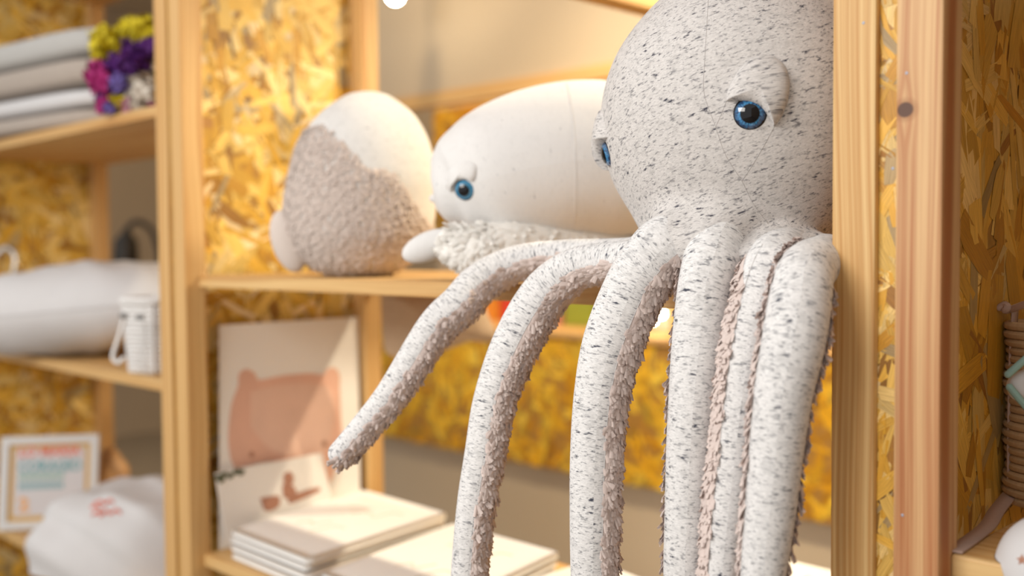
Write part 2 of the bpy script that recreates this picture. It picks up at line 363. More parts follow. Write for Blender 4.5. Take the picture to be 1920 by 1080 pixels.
def iris_mat():
    m, nt, b = nmat('blue_iris'); L = nt.links.new
    uv = N(nt, 'ShaderNodeUVMap'); sp = N(nt, 'ShaderNodeSeparateXYZ'); L(uv.outputs[0], sp.inputs[0])
    mp = N(nt, 'ShaderNodeMapping'); mp.inputs['Scale'].default_value = (9, 1.2, 1); L(uv.outputs[0], mp.inputs[0])
    nz = N(nt, 'ShaderNodeTexNoise', i_Scale=4.0, i_Detail=2.0); L(mp.outputs[0], nz.inputs['Vector'])
    r = N(nt, 'ShaderNodeValToRGB'); r.color_ramp.elements[0].position = .35; r.color_ramp.elements[1].position = .65
    r.color_ramp.elements[0].color = (0.008, 0.045, 0.15, 1); r.color_ramp.elements[1].color = (0.06, 0.32, 0.60, 1); L(nz.outputs[0], r.inputs[0])
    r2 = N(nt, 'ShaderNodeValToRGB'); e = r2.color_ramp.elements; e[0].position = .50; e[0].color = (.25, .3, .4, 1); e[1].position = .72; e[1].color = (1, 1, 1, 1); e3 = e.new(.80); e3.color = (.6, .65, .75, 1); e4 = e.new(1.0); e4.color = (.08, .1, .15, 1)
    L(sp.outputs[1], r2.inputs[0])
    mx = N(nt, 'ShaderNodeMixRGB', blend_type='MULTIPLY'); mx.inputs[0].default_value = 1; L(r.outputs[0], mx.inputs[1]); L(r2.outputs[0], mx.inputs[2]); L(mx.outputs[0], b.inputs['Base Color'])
    b.inputs['Roughness'].default_value = .12; b.inputs['Coat Weight'].default_value = 1.0; b.inputs['Coat Roughness'].default_value = .03
    return m
MT['iris'] = iris_mat()
MT['iris_plain'] = plain('plain_blue_iris', (0.03, 0.20, 0.36), .15, coat=1.0, noise=.3, nscale=200)

# ------------------------------------------------------------------ strand board (every wafer is a thin raised chip)
PAL = np.array([(.87, .67, .25), (.82, .57, .13), (.76, .48, .07), (.70, .41, .04), (.56, .30, .025), (.38, .19, .03), (.47, .36, .17), (.17, .085, .025), (.88, .71, .36)])
PW = np.array([.16, .2, .2, .15, .10, .06, .05, .02, .06]); PW = PW / PW.sum()
def strands(name, parent, org, ea, eb, wa, hb, en, density=2600, vert_bias=0.0, lmin=.045, lmax=.12, wmin=.008, wmax=.032, tint=(1, 1, 1)):
    org = np.array(org, float); ea = np.array(ea, float); eb = np.array(eb, float); en = np.array(en, float)
    n = int(density * wa * hb); V = []; F = []; U = []; Cc = []
    for i in range(n):
        l = lmin + (lmax - lmin) * rng.random(); wd = wmin + (wmax - wmin) * rng.random() ** 1.6
        th = (math.pi / 2 + rng.normal() * 0.5) if rng.random() < vert_bias else rng.random() * math.pi
        ca, sa = math.cos(th), math.sin(th); cx = rng.random() * wa; cy = rng.random() * hb
        ci = rng.choice(len(PAL), p=PW)
        if ci == 7: wd = wd * .35; l *= .6
        j = lambda: (rng.random() - .5)
        pts = [(-.5 + .1 * j(), -.5 + .3 * j()), (-.1 + .3 * j(), -.5 + .2 * j()), (.45 + .1 * j(), -.45 + .3 * j()), (.5 + .15 * j(), .1 + .5 * j()), (.35 + .2 * j(), .5 + .1 * j()), (-.2 + .4 * j(), .5 + .2 * j()), (-.5 + .1 * j(), .3 + .3 * j())]
        h = 0.0002 + 0.0009 * i / n; b0 = len(V); col = PAL[ci] * (0.8 + .4 * rng.random()) * np.array(tint); tl = (j() * .004, j() * .012); us = rng.random() * 50
        for (a, b) in pts:
            x = cx + ca * a * l - sa * b * wd; y = cy + sa * a * l + ca * b * wd
            x = min(max(x, 0), wa); y = min(max(y, 0), hb)
            V.append(org + ea * x + eb * y + en * (h + abs(tl[0] * a + tl[1] * b) * .25)); U.append((a * l + us, b * wd)); Cc.append((*col, 1))
        F.append(tuple(range(b0, b0 + len(pts))))
    return mesh_from(name, V, F, MT['osb'], parent, smooth=False, uvs=U, cols=Cc, kind='stuff')

# ------------------------------------------------------------------ setting
Z = lambda dz: CAM_H + dz
def struct(o): o['kind'] = 'structure'; return o
struct(box('floor', (-7.0, -1.5, -0.1), (3.0, 5.1, 0.0), MT['floor'], bevel=0))
struct(box('wall_back', (-7.0, 4.2, 0.0), (3.0, 4.3, 2.95), MT['tan_wall'], bevel=0))
struct(box('wall_left', (-7.1, -1.5, 0.0), (-7.0, 4.3, 2.95), MT['tan_wall'], bevel=0))
struct(box('wall_right_blocker', (1.6, -1.5, 0.0), (1.7, 4.3, 2.95), MT['tan_wall'], bevel=0))  # unseen wall, added to block ambient light from the right
struct(box('ceiling', (-7.0, 1.55, 2.95), (3.0, 4.3, 3.05), MT['beige_wall'], bevel=0))

# ------------------------------------------------------------------ shelving units
YF, YB = 1.0, 1.493     # front and back faces of the uprights
YS = 1.03               # shelf fronts
PT = 0.047
TOPZ = Z(0.86)
def upright(parent, x0, x1, y0, y1, mat, z0=0.0, z1=None):
    return box('post', (x0, y0, z0), (x1, y1, z1 or TOPZ), mat, parent, 0.003)
def board(parent, x0, x1, ztop, t=0.025, y0=YS, y1=1.487):
    return box('shelf_board', (x0, y0, ztop - t), (x1, y1, ztop), MT['pine_x'], parent, 0.003)
def screw(parent, px, py):
    p = onplane(px, py, 1, YF)
    v, f = ellipsoid(p, ((.0016, 0, 0), (0, .0004, 0), (0, 0, .0016)), 12, 6)
    mesh_from('screw', v, f, MT['screw'], parent)

X_LA = -3.387; X_LB0, X_LB1 = -2.037, -1.990; X_MA0, X_MA1 = -1.972, -1.925; X_MB0, X_MB1 = -0.528, -0.481; X_RA0, X_RA1 = -0.460, -0.4135
# left unit
U1 = thing('shelving_unit', 'left pine shelving unit holding flowers, big white pillow and framed print', 'shelf', ((X_LA + X_LB1) / 2, 1.24, 0), 'pine and strand board shelving units')
for x0, x1 in ((X_LA - PT, X_LA), (X_LB0, X_LB1)):
    for y0, y1 in ((YF, YF + PT), (YB - PT, YB)): upright(U1, x0, x1, y0, y1, MT['pine'])
pn = box('side_panel', (X_LA - PT - .018, YF + .004, 0.0), (X_LA - PT, YB, TOPZ), MT['osb_core'], U1, 0)
strands('strand_face', pn, (X_LA - PT, YF + PT, Z(-1.1)), (0, 1, 0), (0, 0, 1), YB - YF - 2 * PT + .02, 1.95, (1, 0, 0), 1700)
for zt in (0.825, 0.305, -0.281, -0.79): board(U1, X_LA, X_LB0, Z(zt))
# middle unit
U2 = thing('shelving_unit', 'middle pine shelving unit with three pale plush animals on its shelf', 'shelf', ((X_MA0 + X_MB1) / 2, 1.24, 0), 'pine and strand board shelving units')
for x0, x1 in ((X_MA0, X_MA1), (X_MB0, X_MB1)):
    for y0, y1 in ((YF, YF + PT), (YB - PT, YB)): upright(U2, x0, x1, y0, y1, MT['pine'])
pn = box('side_panel', (X_MA0 - .017, YF + .006, 0.0), (X_MA0, YB, TOPZ), MT['osb_core'], U2, 0)
strands('strand_face', pn, (X_MA0, YF + PT, Z(-1.0)), (0, 1, 0), (0, 0, 1), YB - YF - 2 * PT, 1.85, (1, 0, 0), 2600, .25, tint=(1.05, 1.10, 1.4))
pn = box('side_panel', (X_MB1, YF + .010, 0.0), (X_RA0, YB, TOPZ), MT['osb_core'], U2, 0)
strands('strand_face', pn, (X_RA0, YF + PT, Z(-0.7)), (0, 1, 0), (0, 0, 1), YB - YF - 2 * PT, 1.3, (1, 0, 0), 2000, .7, .05, .15, .012, .045, tint=(.95, .86, .72))
strands('strand_face', pn, (X_MB1, YF + .010, Z(-0.6)), (1, 0, 0), (0, 0, 1), X_RA0 - X_MB1, 1.2, (0, -1, 0), 16000, .3, .025, .07, .008, .022, tint=(1, .92, .95))
for zt in (0.825, -0.0526, -0.622): board(U2, X_MA1, X_MB0, Z(zt))
screw(U2, 1619, 43)
# right unit
U3 = thing('shelving_unit', 'right pine shelving unit with knotty reddish post at the photo edge', 'shelf', (0.2, 1.24, 0), 'pine and strand board shelving units')
o = upright(U3, X_RA0, X_RA1, YF, YF + PT, MT['pine_red'], 0.0, TOPZ)
kz = onplane(1695, 206, 1, YF); ctr = o.location.copy() + parent_world(U3)
for v in o.data.vertices: v.co.z += ctr.z - kz.z      # the knot sits at the mesh origin height
o.location.z -= ctr.z - kz.z
upright(U3, X_RA0, X_RA1, YB - PT, YB, MT['pine'])
for y0, y1 in ((YF, YF + PT), (YB - PT, YB)): upright(U3, 0.95, 0.997, y0, y1, MT['pine'])
for zt in (0.825, 0.305, -0.31, -0.79): board(U3, X_RA1, 0.95, Z(zt))
screw(U3, 1700, 137); screw(U3, 1692, 966); screw(U3, 1674, 316)
for U in (U2,):
    pass

# ------------------------------------------------------------------ background counter and fascia
YC = 2.60
CT = thing('display_counter', 'golden strand board counter seen blurred behind the hanging tentacles', 'counter', (-1.4, YC + .2, 0))
box('plinth', (-3.6, YC + .03, 0), (0.9, YC + .42, Z(-.77)), MT['beige_wall'], CT, .004)
pn = box('front_panel', (-3.6, YC, Z(-.77)), (0.9, YC + .02, Z(-.31)), MT['osb_core'], CT, .002)
strands('strand_face', pn, (-3.6, YC, Z(-.77)), (1, 0, 0), (0, 0, 1), 4.5, .46, (0, -1, 0), 900, tint=(1.10, 1.0, .25))
box('worktop', (-3.62, YC - .01, Z(-.31)), (0.92, YC + .45, Z(-.29)), MT['pine_x'], CT, .003)
struct(box('trim_1', (-3.6, YC - .02, Z(.535)), (1.0, YC + .03, Z(.585)), MT['pine_x'], bevel=.004))
struct(box('wall_fascia', (-3.6, YC, Z(.585)), (1.0, YC + .06, 2.95), MT['beige_wall'], bevel=0))
BP = thing('wall_panel', 'bright golden strand board strip under the beige fascia', 'panel', (-1.5, 3.2, Z(.0)))
pn = box('board', (-3.6, 3.1, Z(.05)), (1.0, 3.12, Z(.62)), MT['osb_core'], BP, 0)
strands('strand_face', pn, (-3.6, 3.1, Z(.05)), (1, 0, 0), (0, 0, 1), 4.6, .57, (0, -1, 0), 700, tint=(1.10, 1.0, .25))
struct(box('wall_partition', (-3.6, 3.12, 0), (1.0, 3.2, 2.95), MT['beige_wall'], bevel=0))
# ceiling beam running in depth
q0 = at(1165, 12, 2.3); 
struct(box('trim_2', (q0.x - .03, 1.6, q0.z + .0), (q0.x + .03, YC, q0.z + .05), MT['pine_y'], bevel=.003))

# ------------------------------------------------------------------ octopus
OC = at(1400, 215, 1.30); OCn = np.array(OC)
OCT = thing('octopus_plush', 'large speckled grey octopus plush with tentacles hanging over the shelf', 'plush toy', (OC.x, OC.y, Z(-.0526)))
TD = {  # px, py, depth, half width in px ; fur centre angle, half angle
 'a': ([(1235, 480, 1.28, 36), (1140, 476, 1.36, 29), (1045, 478, 1.42, 28), (965, 493, 1.44, 32), (902, 527, 1.435, 36), (862, 570, 1.42, 37), (813, 617, 1.41, 34), (733, 739, 1.38, 29), (679, 805, 1.37, 26), (638, 850, 1.36, 23)], 78, 72),
 'b': ([(1215, 484, 1.25, 33), (1130, 491, 1.29, 36), (1075, 505, 1.31, 39), (1020, 552, 1.325, 44), (967, 640, 1.32, 43), (926, 747, 1.31, 38), (907, 850, 1.305, 36), (890, 950, 1.30, 34), (877, 1080, 1.30, 32), (874, 1180, 1.30, 30)], 82, 74),
 'c': ([(1258, 458, 1.2, 60), (1222, 490, 1.19, 58), (1188, 540, 1.19, 56), (1147, 640, 1.185, 54), (1125, 740, 1.18, 49), (1116, 850, 1.18, 47), (1113, 960, 1.18, 45), (1111, 1080, 1.18, 41), (1111, 1190, 1.18, 34)], 95, 72),
 'd': ([(1348, 455, 1.18, 62), (1336, 490, 1.15, 56), (1322, 545, 1.14, 52), (1312, 640, 1.135, 52), (1302, 740, 1.13, 48), (1294, 850, 1.13, 45), (1290, 940, 1.13, 43), (1284, 1080, 1.13, 40), (1282, 1190, 1.13, 34)], 165, 92),
 'e': ([(1490, 480, 1.19, 52), (1455, 488, 1.12, 52), (1425, 560, 1.10, 48), (1408, 640, 1.095, 48), (1392, 740, 1.09, 46), (1379, 850, 1.09, 44), (1366, 960, 1.09, 42), (1352, 1100, 1.09, 37), (1340, 1200, 1.09, 32)], -112, 70),
 'f': ([(1546, 482, 1.14, 44), (1512, 508, 1.075, 53), (1499, 570, 1.05, 58), (1487, 640, 1.035, 59), (1468, 740, 1.03, 54), (1455, 850, 1.03, 50), (1444, 960, 1.03, 47), (1430, 1090, 1.03, 41), (1424, 1200, 1.03, 34)], -172, 95),
}
TENT = {}
for k, (pts, fc, fh) in TD.items():
    P = [np.array(at(x, y, d)) for (x, y, d, h) in pts]; R = [h * d / F_PX for (x, y, d, h) in pts]
    root = OCn + (P[0] - OCn) * np.array([.35, .35, 1.0]); root[2] = P[0][2] + {'c': .030, 'd': .055}.get(k, -.004)
    P = [root] + P; R = [R[0] * .9] + R
    CR = catmull(np.concatenate([np.array(P), np.array(R)[:, None]], 1), 140)
    TENT[k] = (CR[:, :3], CR[:, 3], fc, fh)
# two rear tentacles lie on the shelf behind the body
zsh = Z(-.0526)
for k, offs in (('g', [(.02, .06, .045), (.03, .14, .04), (.0, .20, .036), (-.08, .26, .033), (-.18, .285, .03), (-.26, .27, .026)]), ('h', [(-.05, .05, .045), (-.12, .10, .04), (-.18, .16, .035), (-.20, .22, .032), (-.14, .215, .03)])):
    P = [np.array((OC.x + a, OC.y + b, zsh + r + .002)) for a, b, r in offs]; R = [r for *_, r in offs]
    CR = catmull(np.concatenate([np.array(P), np.array(R)[:, None]], 1), 80); TENT[k] = (CR[:, :3], CR[:, 3], None, None)

PROF = np.array([(-.205, .06), (-.195, .105), (-.175, .126), (-.151, .131), (-.124, .144), (-.09, .164), (-.057, .176), (-.023, .182), (.01, .182), (.0436, .176), (.077, .163), (.11, .141), (.144, .109), (.165, .08), (.182, .045), (.190, 0.0)])
def prof(z): return np.interp(z, PROF[:, 0], PROF[:, 1])
def build_head():
    # smooth profile
    pc = catmull(np.concatenate([[(-.207, 0.0)], PROF]), 110); nth = 160
    rowsV = []; UV = []
    spheres = []; kk = 0.016; kq = {'c': .036, 'd': .036}
    for k, (C, R, _, _) in TENT.items():
        n = 34 if k in 'gh' else 46
        spheres.append((C[:n], R[:n], kq.get(k, kk)))
    arc = np.concatenate([[0], np.cumsum(np.linalg.norm(np.diff(pc, axis=0), axis=1))])
    kk = 0.016; kq = {'c': .036, 'd': .036}
    for i, (z, r) in enumerate(pc):
        th = np.linspace(0, 2 * math.pi, nth + 1)
        e = np.stack([np.cos(th), np.sin(th), np.zeros_like(th)], 1)
        rr = np.full(nth + 1, max(r, 0.0005))
        if z < -.06:
            best = rr.copy()
            for add in np.linspace(0, .06, 31):
                p = OCn + e * (r + add)[..., None] if False else OCn + e * (r + add) + np.array([0, 0, z])
                sm = np.full(nth + 1, add)
                for SC, SR, k_ in spheres:
                    ds = (np.linalg.norm(p[:, None, :] - SC[None], axis=2) - SR[None]).min(1)
                    h = np.clip(.5 + .5 * (ds - sm) / k_, 0, 1); sm = ds * (1 - h) + sm * h - k_ * h * (1 - h)
                best = np.where(sm < 0.0, r + add, best)
            wgt = min(1.0, (-.06 - z) / .05)
            rr = r + (best - r) * wgt
            rr = (np.roll(rr[:-1], 1) + 2 * rr[:-1] + np.roll(rr[:-1], -1)) / 4; rr = np.append(rr, rr[0])
        rowsV.append(OCn + e * rr[:, None] + np.array([0, 0, z]))
        UV.append(np.stack([th * .175, np.full(nth + 1, arc[i])], 1))
    # smooth between rows
    A = np.array(rowsV)
    for _ in range(2):
        A[1:-1] = (A[:-2] + 2 * A[1:-1] + A[2:]) / 4
    m = nth + 1; F = []
    for i in range(len(A) - 1):
        for j in range(nth):
            F.append((i * m + j, i * m + j + 1, (i + 1) * m + j + 1, (i + 1) * m + j))
    return A.reshape(-1, 3), F, np.concatenate(UV)
hv, hf, huv = build_head()
mesh_from('head', hv, hf, MT['speck_head'], OCT, uvs=huv)
HB = BVHTree.FromPolygons([Vector(v) for v in hv], hf)

for k, (C, R, fc, fh) in TENT.items():
    C2, R2, L2 = resample(C, R, 150)
    v, f, uv = tube(C2, R2, 36)
    t = mesh_from('tentacle', v, f, MT['speck'], OCT, uvs=uv + np.array([ord(k) * .7, ord(k) * .31]))
    if fc is None: continue
    n = int(L2[-1] / .0028); C3, R3, L3 = resample(C, R, n); T, Nn, B = frames(C3)
    start = int(n * {'e': .30, 'f': .22, 'd': .19}.get(k, .10))
    # base strip
    m = 13; V = []; BN = []; Fq = []; rmp = lambda i: fh * (.25 + .75 * min(1.0, (i - start) / (.07 * n)))
    for i in range(start, n):
        ang = np.radians(np.linspace(fc - rmp(i), fc + rmp(i), m)); dirs = np.cos(ang)[:, None] * Nn[i] + np.sin(ang)[:, None] * B[i]
        lift = .003 * np.sqrt(np.clip(1 - (np.linspace(-1, 1, m)) ** 2, 0, 1)) + .0002
        V.append(C3[i] + dirs * (R3[i] + lift)[:, None]); BN.append(dirs)
    V = np.concatenate(V); nr = n - start; BN = np.concatenate(BN)
    for i in range(nr - 1):
        for j in range(m - 1): Fq.append(((i + 1) * m + j, (i + 1) * m + j + 1, i * m + j + 1, i * m + j))
    # tufts: staggered clumps, each a small fan of narrow locks
    ds = L3[1] - L3[0]; rows_ = int((L3[-1] - L3[start]) / .0078); PP = []; PN = []; PTn = []; SZ = []
    for q in range(rows_ + 2):
        ln = L3[start] + q * .0078; tipq = max(0.0, (ln - L3[-1]) / R3[-1]); i = min(int(ln / ds), n - 1)
        if tipq > .9: break
        fi = rmp(i); arc = 2 * math.radians(fi) * R3[i]; cnt = max(2, int(arc / .0088))
        for m_ in range(cnt):
            a0 = fc - fi + 3 + (m_ + .25 + .5 * (q % 2) + .35 * (rng.random() - .5)) / cnt * (2 * fi - 6); k8 = 10
            off = (rng.random(k8) - .5); a = np.radians(a0) + off * .0085 / R3[i]
            d = np.cos(a)[:, None] * Nn[i] + np.sin(a)[:, None] * B[i]; tt = np.repeat(T[i][None], k8, 0)
            if tipq > 0: d, tt = d * math.cos(tipq) + tt * math.sin(tipq), tt * math.cos(tipq) - d * math.sin(tipq)
            fan = np.cross(d, tt) * (off * 1.1 + .5 * (rng.random() - .5))[:, None]
            PP.append(C3[i] + d * (R3[i] + .0006) + tt * ((rng.random(k8) - .5) * .004 + .0)[:, None]); PN.append(d); PTn.append(norm(tt - fan * (1 if True else 0))); SZ.append(np.full(k8, .8 + .45 * rng.random()))
    PP = np.concatenate(PP); PN = norm(np.concatenate(PN)); PTn = norm(np.concatenate(PTn)); SZ = np.concatenate(SZ)
    pv, pf = petals(PP, PN, PTn, .0046 * SZ, .0098 * SZ, .46, .6, .9)
    mv, mf, _ = merge([(V, Fq), (pv, pf)])
    mesh_from('fur_strip', mv, mf, MT['fur'], t, label='pinkish beige tufted fur along the underside')
    for sgn in (-1, 1):
        a = math.radians(fc + sgn * fh); d = math.cos(a) * Nn[start:] + math.sin(a) * B[start:]
        sv, sf, _ = tube((C3[start:] + d * (R3[start:, None] + .0002))[::4], np.full(len(C3[start:][::4]), .00045), 6)
        if abs(((fc + sgn * fh + 180) % 360) - 180) < 80: mesh_from('seam', sv, sf, MT['seam'], t)

def cast(bvh, px, py, lift=0.0):
    h, nrm, idx, dist = bvh.ray_cast(CAM, ray(px, py).normalized())
    if h is None: return None
    if nrm.dot(CAM - h) < 0: nrm = -nrm
    return np.array(h + nrm * lift), np.array(nrm)
def seam_line(parent, bvh, pts, r=.00032, mat=None):
    pc = catmull(np.array(pts, float), len(pts) * 7); out = []
    for x, y in pc:
        h = cast(bvh, x, y, .0001)
        if h is not None: out.append(h[0])
    if len(out) > 2:
        v, f, _ = tube(np.array(out), np.full(len(out), r), 6); return mesh_from('seam', v, f, mat or MT['seam'], parent)
for pts in ([(1330, -40), (1326, 30), (1321, 115), (1320, 175), (1341, 236), (1360, 290), (1392, 342), (1412, 382), (1440, 420)], [(1362, 189), (1352, 214), (1341, 239)], [(1451, 238), (1428, 280), (1405, 318), (1391, 338)]):
    seam_line(OCT, HB, pts)
# eyes and eyelids: built on the camera-right side, then mirrored over the toy's own (tilted) middle plane
al = math.radians(7.5); az = math.radians(5); mn = np.array([math.cos(al) * math.cos(az), -math.cos(al) * math.sin(az), math.sin(al)])
def mirror(v): v = np.asarray(v) - OCn; return v - 2 * (v @ mn)[:, None] * mn[None] + OCn
def dome(c, n, up, r0, r1, h0, h1, rad, nr=6, ns=40):
    """ring-shaped spherical cap from radius r0 (height h0) to r1 (height h1) about axis n"""
    n = norm(np.array(n)); x = norm(np.cross(up, n)); y = np.cross(n, x); V = []; F = []; U = []
    for i in range(nr + 1):
        t = i / nr; r = r0 + (r1 - r0) * t; h = h0 + h1 * (1 - (r / rad) ** 2)
        for j in range(ns):
            a = 2 * math.pi * j / ns; V.append(c + x * r * math.cos(a) + y * r * math.sin(a) + n * h); U.append((j / ns, r / max(r0, r1)))
    for i in range(nr):
        for j in range(ns): F.append((i * ns + j, i * ns + (j + 1) % ns, (i + 1) * ns + (j + 1) % ns, (i + 1) * ns + j))
    return np.array(V), F, np.array(U)
def make_eye(parent, c, n, up, r, irmat, flip=None):
    def tr(v): return flip(v) if flip else v
    def fl(f): return [tuple(reversed(q)) for q in f] if flip else f
    v, f, u = dome(c, n, up, r, .0, .0, r * .45, r); e = mesh_from('eye', tr(v), fl(f), MT['black'], parent, uvs=u)
    v, f, u = dome(c, n, up, r * .90, r * .50, .0005, r * .45, r, 6, 64); mesh_from('iris', tr(v), fl(f), irmat, e, uvs=u, label='glossy blue iris')
    v, f, u = dome(c, n, up, r * .56, 0, .0010, r * .45, r); mesh_from('pupil', tr(v), fl(f), MT['black'], e, uvs=u)
h = cast(HB, 1406, 213, -.001); ec, en_ = h
en_ = norm(en_ * .6 + norm(np.array(CAM) - ec) * .4)
r_eye = 31.5 * np.dot(ec - np.array(CAM), np.array(FWD)) / F_PX
LID = [(1361, 190), (1364, 172), (1374, 150), (1388, 128), (1408, 110), (1430, 103), (1452, 107), (1470, 122), (1479, 145), (1480, 168), (1475, 195), (1464, 220), (1452, 237), (1449, 232), (1440, 218), (1427, 203), (1410, 194), (1392, 190), (1374, 189)]
def lid_mesh(bvh, outline, H, ctr, under):
    pc = np.array(outline, float); n = len(pc); V = []; U = []; F = []; ctr = np.array(ctr, float); K = 9
    pcc = catmull(np.concatenate([pc, pc[:1]]), 73)[:-1]; n = len(pcc)
    for k in range(K + 1):
        t = k / K; s = 1 - t
        for x, y in (ctr + (pcc - ctr) * s):
            hp = cast(bvh, x, y); hgt = H * max(0, 1 - s ** 2.4) ** .5 * (.40 + .60 * min(1, max(0, (y - pc[:, 1].min()) / np.ptp(pc[:, 1]) * 1.35))) + .0003
            V.append(hp[0] + hp[1] * hgt + np.array(UPV) * 0); U.append((x / 1700., y / 1700.))
    for k in range(K):
        for j in range(n): F.append((k * n + j, k * n + (j + 1) % n, (k + 1) * n + (j + 1) % n, (k + 1) * n + j))
    return np.array(V), F, np.array(U)
lv, lf, lu = lid_mesh(HB, LID, .018, (1424, 168), None)
lc = lv.mean(0); lnn = lc - OCn; lt = norm(np.array([-lnn[1], lnn[0], 0])); lu = np.stack([(lv - lc) @ (lt + norm(lnn)) * .7, (lv - lc)[:, 2]], 1)
SEAMV, SEAMF, _ = tube(np.array([cast(HB, x, y, .0002)[0] for x, y in catmull(np.array(LID[:13], float), 60)]), np.full(60, .00045), 6)
for fl in (None, mirror):
    t = (lambda v: v) if fl is None else fl; ff = (lambda f: f) if fl is None else (lambda f: [tuple(reversed(q)) for q in f])
    l = mesh_from('eyelid', t(lv), ff(lf), MT['speck_head'], OCT, uvs=lu * 1.0)
    mesh_from('seam', t(SEAMV), ff(SEAMF), MT['seam'], l)
    make_eye(OCT, ec, en_, np.array((0, 0, 1.0)), r_eye, MT['iris'], fl)

# ------------------------------------------------------------------ white whale plush
def body_tube(ctrl, n=70, nseg=48):
    P = [np.array(at(x, y, d)) for x, y, d, h in ctrl]; R = [h * d / F_PX for x, y, d, h in ctrl]
    CR = catmull(np.concatenate([np.array(P), np.array(R)[:, None]], 1), n)
    return CR[:, :3], np.maximum(CR[:, 3], .002)
WC, WR = body_tube([(813, 372, 1.625, 8), (818, 371, 1.625, 34), (830, 367, 1.625, 62), (850, 359, 1.628, 88), (880, 347, 1.63, 110), (925, 333, 1.635, 131), (1000, 315, 1.65, 146), (1080, 303, 1.665, 150), (1150, 305, 1.68, 146), (1230, 320, 1.70, 120), (1300, 340, 1.72, 80), (1345, 352, 1.74, 40)])
wb = at(1020, 520, 1.66)
WH = thing('whale_plush', 'smooth white whale plush with blue eye, behind the octopus', 'plush toy', (wb.x, wb.y, zsh))
wv, wf, wu = tube(WC, WR, 56, cap_a=True)
mesh_from('body', wv, wf, MT['whale'], WH, uvs=wu * 1.0)
WB_ = BVHTree.FromPolygons([Vector(v) for v in wv], wf)
seam_line(WH, WB_, [(1062, 155), (1072, 200), (1078, 260), (1080, 330), (1078, 400), (1074, 440)], .0006, MT['seam_white'])
# fluffy belly
BC, BR = body_tube([(842, 452, 1.55, 24), (885, 468, 1.55, 46), (950, 476, 1.57, 54), (1050, 482, 1.62, 50), (1160, 478, 1.68, 44), (1230, 470, 1.72, 30)], 60)
bz = zsh + .002
BC[:, 2] = np.maximum(BC[:, 2], bz + BR)
bv, bf, _ = tube(BC, BR, 30)
NB = 1500; idx = rng.integers(0, len(BC), NB); aa = rng.random(NB) * 2 * math.pi
T_, N_, B_ = frames(BC); dd = np.cos(aa)[:, None] * N_[idx] + np.sin(aa)[:, None] * B_[idx]
pp = BC[idx] + dd * BR[idx, None] + T_[idx] * ((rng.random(NB) - .5) * .01)[:, None]
kp = pp[:, 2] > bz + .012
dn = np.repeat(np.array([[-.5, -.3, -.8]]), len(pp), 0) + rng.normal(size=(len(pp), 3)) * .22; dn = norm(dn - (dn * dd).sum(1, keepdims=True) * dd)
pv, pf = petals(pp[kp], dd[kp], dn[kp], .010, .018, .13, .5, .9)
mv, mf, _ = merge([(bv, bf), (pv, pf)])
mv[:, 2] = np.maximum(mv[:, 2], zsh + .0005)
mesh_from('belly_fur', mv, mf, MT['whitefur'], WH, label='cream fluffy fur belly')
fc_ = np.array(at(806, 461, 1.585)); a1 = np.array(RGT) * .042 + np.array(UPV) * .0165; a3 = norm(np.cross(a1, np.array(FWD))) * .0225; a2 = np.array(FWD) * .016
v, f = ellipsoid(fc_, (a1, a2, a3), 32, 20); mesh_from('fin', v, f, MT['whale'], WH, uvs=v[:, :2])
h = cast(WB_, 871, 356, -.001)
if h: make_eye(WH, h[0], norm(h[1] * .75 + norm(np.array(CAM) - h[0]) * .25), np.array((0, 0, 1.)), 19.5 * 1.6 / F_PX, MT['iris_plain'])
lv2, lf2, lu2 = lid_mesh(WB_, [(836, 352), (840, 325), (855, 308), (875, 302), (892, 308), (894, 325), (888, 340), (876, 337), (862, 338), (852, 345), (846, 360)], .010, (868, 322), None)
mesh_from('eyelid', lv2, lf2, MT['whale'], WH, uvs=lu2)

# ------------------------------------------------------------------ round beige and grey plush (turned away)
BD = 1.90
prow = [(170, 690, 4), (173, 690, 25), (182, 689, 48), (215, 688, 90), (265, 684, 121), (330, 682, 138), (380, 677, 141), (420, 675, 138), (450, 673, 128), (485, 672, 102), (503, 672, 78), (512, 673, 52), (515, 674, 10)]
pr = catmull(np.array(prow, float), 70); C = np.array([at(x, y, BD) for y, x, hw in pr]); R = np.maximum(pr[:, 2], 1) * BD / F_PX
C[:, 2] += (zsh + .001) - C[:, 2].min()
bb = C[-1]
BL = thing('seal_plush', 'round grey and dusky beige plush turned away, left of the whale', 'plush toy', (bb[0], bb[1], zsh))
V = []; U = []; ns = 64; th = np.linspace(0, 2 * math.pi, ns + 1)
for i in range(len(C)):
    V.append(C[i] + R[i] * np.stack([np.cos(th), np.sin(th), 0 * th], 1)); U.append(np.stack([th * .12, np.full(ns + 1, C[i, 2])], 1))
F = [(i * (ns + 1) + j, (i + 1) * (ns + 1) + j, (i + 1) * (ns + 1) + j + 1, i * (ns + 1) + j + 1) for i in range(len(C) - 1) for j in range(ns)]
mesh_from('body', np.concatenate(V), F, MT['ball'], BL, uvs=np.concatenate(U))
PP = []; PN = []; PTn = []
cm = np.array(at(678, 345, BD)); rg = np.array(RGT); hw, hh = .139, .169
dz = np.gradient(R) / np.minimum(np.gradient(C[:, 2]), -1e-6)
z = C[:, 2].max() - .003
zz = np.arange(C[:, 2].min() + .001, C[:, 2].max(), .0062)
zs = C[::-1, 2]
